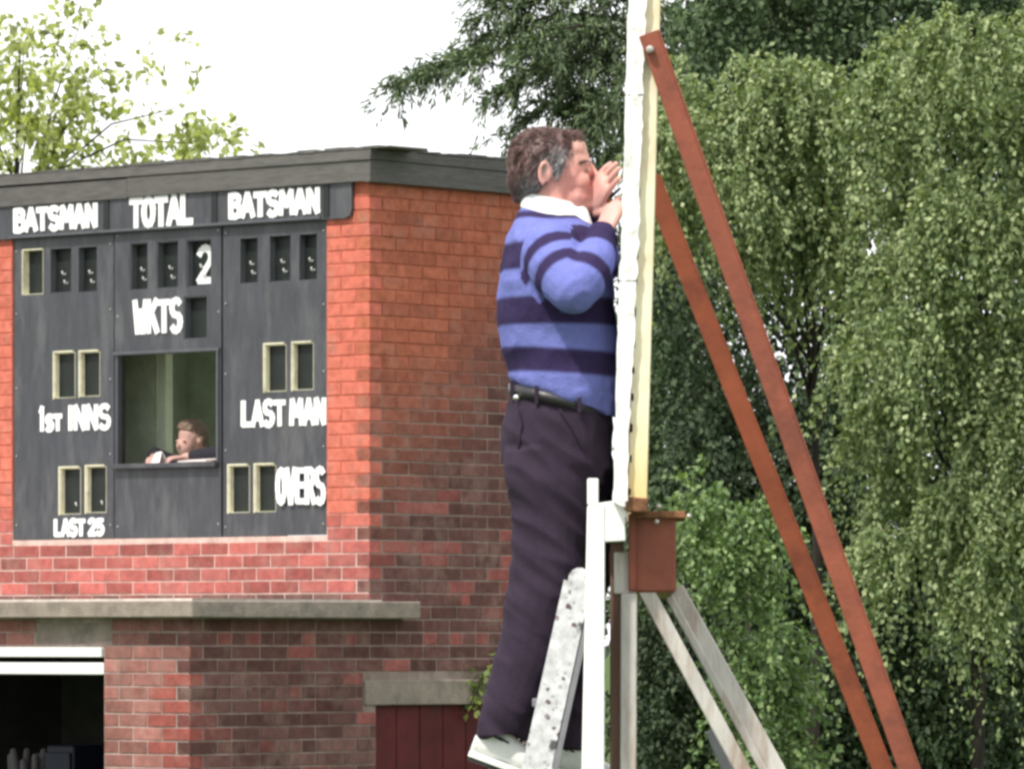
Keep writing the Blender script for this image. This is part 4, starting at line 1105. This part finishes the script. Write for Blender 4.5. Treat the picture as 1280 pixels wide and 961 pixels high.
# --- two pale green weeping trees right of the braces
def broadleaf(label, Y, tx, blobs, base_c, hue, n_leaf, L, W, droop, ln, spread, name='weeping_tree', cat='tree', top_y=60, m='leaf', group=None, clump=.17, cap=False):
    b = P(tx, 800, Y + .7); b.z = 0
    root = empty(name, b, 0, label, cat, group)
    top = P(tx + 8, top_y, Y + .6)
    lim = []
    for bl in blobs:
        c = Vector(bl[0]); z0 = max(.5, c.z - .9); st = Vector((b.x + (top.x - b.x) * min(1, z0 / top.z), b.y, min(z0, top.z * .95)))
        lim.append(([st, st.lerp(c, .55) + Vector((0, 0, .12)), c], [.014, .010, .004]))
    trunk(root, [b, b.lerp(top, .5) + Vector((.05, .03, 0)), top], [.05, .032, .01], lim)
    p, a = sprays(blobs, clump, n_leaf, droop, ln, spread, cap=cap)
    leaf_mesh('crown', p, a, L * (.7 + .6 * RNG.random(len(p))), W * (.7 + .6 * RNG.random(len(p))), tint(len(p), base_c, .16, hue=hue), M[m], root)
    return root
GREEN, LIME = (.116, .168, .070), (.40, .46, .24)
def clumps(rows, Y, k): return [blob(x, y, rx, ry, Y + random.uniform(-.6, .6) + (.25 if (x * 7 + y) % 3 == 0 else 0), random.uniform(.22, .34), k * rx * ry / 2500) for x, y, rx, ry in rows]
broadleaf('pale green weeping tree with rounded mass behind the red braces', 37, 1008,
          clumps([(880, 130, 50, 55), (938, 122, 50, 50), (1000, 132, 55, 55), (1045, 165, 40, 60), (908, 190, 45, 55), (968, 200, 50, 60), (1030, 235, 35, 50), (850, 190, 35, 60), (915, 245, 30, 40), (860, 275, 35, 50), (1000, 300, 40, 45), (950, 320, 35, 40), (1045, 320, 30, 45)], 37, 150),
          GREEN, LIME, 34, .041, .029, 1.3, .30, .017, top_y=260, clump=0, cap=True, m='matt_leaf')
broadleaf('tall pale green weeping tree filling the right beside the braces', 36, 1215,
          clumps([(1090, 140, 40, 60), (1140, 92, 50, 60), (1200, 62, 50, 55), (1258, 50, 45, 60), (1200, 155, 60, 60), (1262, 175, 45, 70), (1128, 245, 45, 70), (1190, 275, 50, 70), (1250, 300, 45, 70), (1130, 350, 45, 50),
                  (1080, 455, 40, 45), (1130, 432, 45, 50), (1190, 430, 50, 55), (1250, 452, 45, 60), (1108, 532, 45, 60), (1170, 535, 50, 65), (1240, 560, 45, 65), (1128, 635, 40, 60), (1200, 650, 45, 60), (1108, 712, 35, 50), (1215, 745, 32, 60), (1268, 690, 40, 60),
                  (1320, 100, 60, 80), (1320, 260, 60, 80), (1330, 460, 60, 80), (1330, 640, 60, 80)], 36, 150),
          GREEN, LIME, 34, .041, .030, 1.5, .34, .017, top_y=200, clump=0, cap=True, m='matt_leaf')
broadleaf('bright green leafy shrub behind the timber struts', 29, 925,
          [blob(900, 680, 62, 55, 29, .3, 190), blob(945, 740, 55, 60, 29, .3, 170), blob(875, 630, 40, 38, 29, .25, 90), blob(960, 840, 60, 80, 29.2, .3, 170), blob(905, 800, 50, 60, 29.2, .3, 100), blob(1000, 900, 60, 70, 29.2, .3, 140), blob(925, 930, 60, 50, 29.1, .3, 120)],
          (.080, .138, .05), (.25, .34, .14), 18, .036, .026, .7, .2, .018, clump=.12, name='leafy_shrub', cat='shrub', top_y=660)
# --- dark broadleaf behind them, the front trees' shade put into its leaf colour
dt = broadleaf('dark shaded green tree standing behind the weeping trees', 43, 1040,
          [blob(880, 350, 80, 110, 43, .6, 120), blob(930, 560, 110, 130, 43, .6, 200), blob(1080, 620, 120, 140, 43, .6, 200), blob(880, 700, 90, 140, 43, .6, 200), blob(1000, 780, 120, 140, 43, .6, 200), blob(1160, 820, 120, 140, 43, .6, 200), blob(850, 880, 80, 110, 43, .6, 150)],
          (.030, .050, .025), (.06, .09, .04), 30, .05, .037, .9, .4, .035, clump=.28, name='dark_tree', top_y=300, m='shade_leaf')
n = 260000
fx, fy, fd = RNG.uniform(730, 1560, n), RNG.uniform(-150, 1150, n), RNG.uniform(-.5, 1.0, n)
dens = np.array([noise.noise(Vector((x * .016, y * .016, d * .5))) for x, y, d in zip(fx, fy, fd)])
thin = ((fx > 860) & (fx < 1060) & (fy > 310) & (fy < 500))
edge = np.array([noise.noise(Vector((y * .012, 3.1, d))) + .6 * noise.noise(Vector((y * .045, 8.1, d))) for y, d in zip(fy, fd)])
rim = (fx > 800 + 70 * edge + .00022 * (fy - 500) ** 2 * (fy < 500)) & (fx < 1470 + 110 * edge - .0006 * np.clip(420 - fy, 0, 900) ** 2) & (fy > -90 + 60 * edge)
keep = rim & (dens > -.42) & ~(thin & (RNG.random(n) < .45))
fx, fy, fd = fx[keep], fy[keep], fd[keep]; Yd = 43.6 + fd
pos = np.stack([(fx - 640) * 43.6 / F_PX, Yd, CAM_Z + (HORIZON - fy) * 43.6 / F_PX], 1)
ax_ = RNG.normal(size=pos.shape) * .6 + np.array((0, 0, -.7))
leaf_mesh('inner_foliage', pos, ax_, .058 * (.6 + .8 * RNG.random(len(pos))), .042, tint(len(pos), (.044, .074, .034), .3, hue=(.10, .15, .062)), M['shade_leaf'], dt)  # shade deep between the crowns put into the dark leaf colour

# --- conifers: drooping boughs with hanging needle sprays
def conifer(label, tx, Y, boughs, top_y, fill, group=None):
    b = P(tx, 800, Y); b.z = 0; root = empty('conifer_tree', b, 0, label, 'tree', group)
    top = P(tx, top_y, Y); lim = []; Ps, As = [], []
    for (x0, y0, x1, y1, dy, w) in boughs:
        a, c = P(x0, y0, Y), P(x1, y1, Y + dy); mid = a.lerp(c, .5) + Vector((0, 0, .12))
        pts = []
        for k in range(9):
            t = k / 8; pts.append(a * (1 - t) ** 2 + mid * (2 * t * (1 - t)) + c * t * t + Vector((0, 0, .10 * math.sin(t * math.pi) - .1 * t * t)))
        lim.append((pts, [.03 * (1 - .1 * k) * .8 for k in range(9)]))
        length = (c - a).length; nt = int(length * 34 * w)
        for _ in range(nt):
            t = random.random() ** .8; i = min(7, int(t * 8)); p = pts[i].lerp(pts[i + 1], t * 8 - i)
            sd = Vector((random.gauss(0, .35), random.gauss(0, 1), random.gauss(0, .25))).normalized() + (c - a).normalized() * .6
            ln_ = random.uniform(.12, .42) * (1.15 - .6 * t); m_ = 26
            tt = np.sort(RNG.random(m_))[:, None]
            pp = np.array(p) + np.array(sd) * tt * ln_ + np.array((0, 0, -1)) * (tt ** 2) * ln_ * random.uniform(.5, 1.3) + RNG.normal(size=(m_, 3)) * .012
            Ps.append(pp); As.append(np.tile(np.array(sd) * .6, (m_, 1)) + np.array((0, 0, -1.0)) * tt + RNG.normal(size=(m_, 3)) * .45)
    trunk(root, [b, b.lerp(top, .5), top], [.2, .14, .04], lim)
    for (x, y, rx, ry, k) in fill:
        p, a = sprays([blob(x, y, rx, ry, Y - .15, .5, k)], .25, 24, .9, .4, .025); Ps.append(p); As.append(a)
    p, a = np.concatenate(Ps), np.concatenate(As)
    leaf_mesh('crown', p, a, .075 * (.6 + .8 * RNG.random(len(p))), .017, tint(len(p), (.068, .108, .054), .3, hue=(.18, .23, .11)), M['needle'], root)
conifer('dark conifer with drooping boughs reaching out over the brick scorebox roof', 800, 46,
        [(800, 70, 492, 92, -.2, 1.5), (800, 30, 560, 60, .2, 1.3), (800, 10, 600, -20, .1, 1.3), (800, 130, 640, 150, -.3, 1.5), (800, 90, 610, 110, -.6, 1.4), (800, 150, 690, 185, -.5, 1.3), (800, 60, 650, 50, -.8, 1.5), (800, -20, 590, 12, 0, 1.2), (800, 190, 720, 240, -.3, 1.2),
         (800, 20, 900, 60, -.2, 1.5), (800, 200, 870, 290, -.2, 1.5), (800, 380, 900, 470, -.4, 1.8), (800, 450, 880, 560, -.4, 1.8), (800, 300, 860, 400, -.2, 1.5), (800, 560, 900, 660, -.3, 1.5), (800, 700, 890, 800, -.3, 1.5), (800, 800, 870, 900, -.3, 1.5)],
        -160, [(730, 30, 100, 60, 200), (760, 120, 70, 60, 120), (690, 90, 60, 45, 70), (850, 520, 45, 90, 110), (840, 300, 40, 120, 120), (840, 720, 50, 120, 130), (850, 880, 60, 80, 110)])
conifer('tall dark conifer rising above the weeping trees', 1060, 50,
        [(1060, 60, 860, 100, 0, 1.3), (1060, 10, 880, 30, .2, 1.3), (1060, 40, 1260, 80, 0, 1.3), (1060, 0, 1280, 20, .2, 1.3), (1060, -40, 900, -20, .1, 1.2), (1060, -40, 1240, -30, .1, 1.2), (1060, 90, 960, 120, -.4, 1.3), (1060, 90, 1180, 130, -.4, 1.3)],
        -200, [(930, 30, 110, 70, 380), (1080, 40, 110, 80, 420), (1230, 20, 110, 70, 380), (1000, 110, 140, 60, 300), (880, 60, 60, 60, 160)])
# --- sparse sunlit tree beyond the roof on the board side
lb = P(20, 800, 50); lb.z = 0
lt = empty('sunlit_tree', lb, 0, 'sparse yellow green leafy tree rising behind the scorebox roof', 'tree')
clus = []
for (x, y, rx, ry, k) in ((30, 60, 60, 45, 22), (100, 30, 50, 45, 9), (40, 130, 70, 50, 30), (120, 110, 45, 50, 14), (30, 190, 70, 40, 30), (120, 180, 60, 40, 18), (222, 135, 45, 38, 15), (250, 180, 45, 30, 13), (-60, 100, 60, 110, 40), (185, 190, 50, 25, 6), (160, 60, 30, 40, 3)):
    clus.append(blob(x, y, rx, ry, 50, .5, k * 1.45))
p, a = sprays(clus, 0, 13, .35, .34, .045)
trunk(lt, [lb, P(15, 380, 50), P(25, 60, 50)], [.07, .03, .008], [([P(15, 380 - 20 * i, 50), P(15, 380 - 20 * i, 50).lerp(Vector(c[0]), .6) + Vector((0, 0, .2)), Vector(c[0])], [.011, .008, .003]) for i, c in enumerate(clus[:9])])
leaf_mesh('crown', p, a, .095 * (.6 + .7 * RNG.random(len(p))), .06, tint(len(p), (.26, .30, .12), .3, hue=(.66, .68, .42)), M['thin_leaf'], lt)
# --- hedge closing the far side of the ground
hb_ = [blob(900 + 130 * k, 800, 110, 130, 56, .6, 420) for k in range(5)]
p, a = sprays(hb_, 0, 18, .5, .5, .06)
hg = P(1150, 800, 56); hg.z = 0; hr = empty('hedge', hg, 0, 'dark green hedge far behind the trees', 'hedge')
p2 = p.copy(); p2[:, 2] = p2[:, 2] * .55
leaf_mesh('foliage', np.concatenate([p, p2]), np.concatenate([a, a]), .12, .08, tint(2 * len(p), (.035, .06, .025), .25), M['leaf'], hr)
st = MB()
for k in range(8): st.tube([(P(880 + 75 * k, 800, 56).x, 56, 0), (P(880 + 75 * k, 800, 56).x + .1, 56, 2.2)], [.06, .02], 6)
for i in range(0, 8): pass
MB().tube([(hg.x, 56, 0), (hg.x + .1, 56, 2.4)], [.07, .03], 7).build('stem', M['bark'], hr, True, True)
# --- sprig of ivy on the side wall by the lintel
ivb = C0 + LX * .02 + LY * side(607, 850)[0] + Vector((0, 0, side(607, 850)[1]))
iv = empty('ivy_sprig', ivb, 0, 'bright green sprig of ivy on the brick wall by the concrete lintel', 'plant')
Ps, As = [], []; stems = MB()
for k in range(10):
    e = ivb + Vector((random.uniform(-.14, .08), -.08 - .1 * random.random(), random.uniform(-.20, .16)))
    stems.tube([ivb + Vector((.06, 0, .05)), ivb.lerp(e, .5) + Vector((0, -.05, .05)), e], [.004, .003, .002], 5)
    for q in range(9): Ps.append(np.array(ivb.lerp(e, random.uniform(.3, 1.05))) + RNG.normal(size=3) * .022); As.append(np.array((-.3, -.5, -.6)) + RNG.normal(size=3) * .6)
stems.build('stem', M['bark'], iv, True, True)
leaf_mesh('foliage', np.array(Ps), np.array(As), .055, .045, tint(len(Ps), (.13, .20, .05), .25, hue=(.36, .40, .18)), M['thin_leaf'], iv)
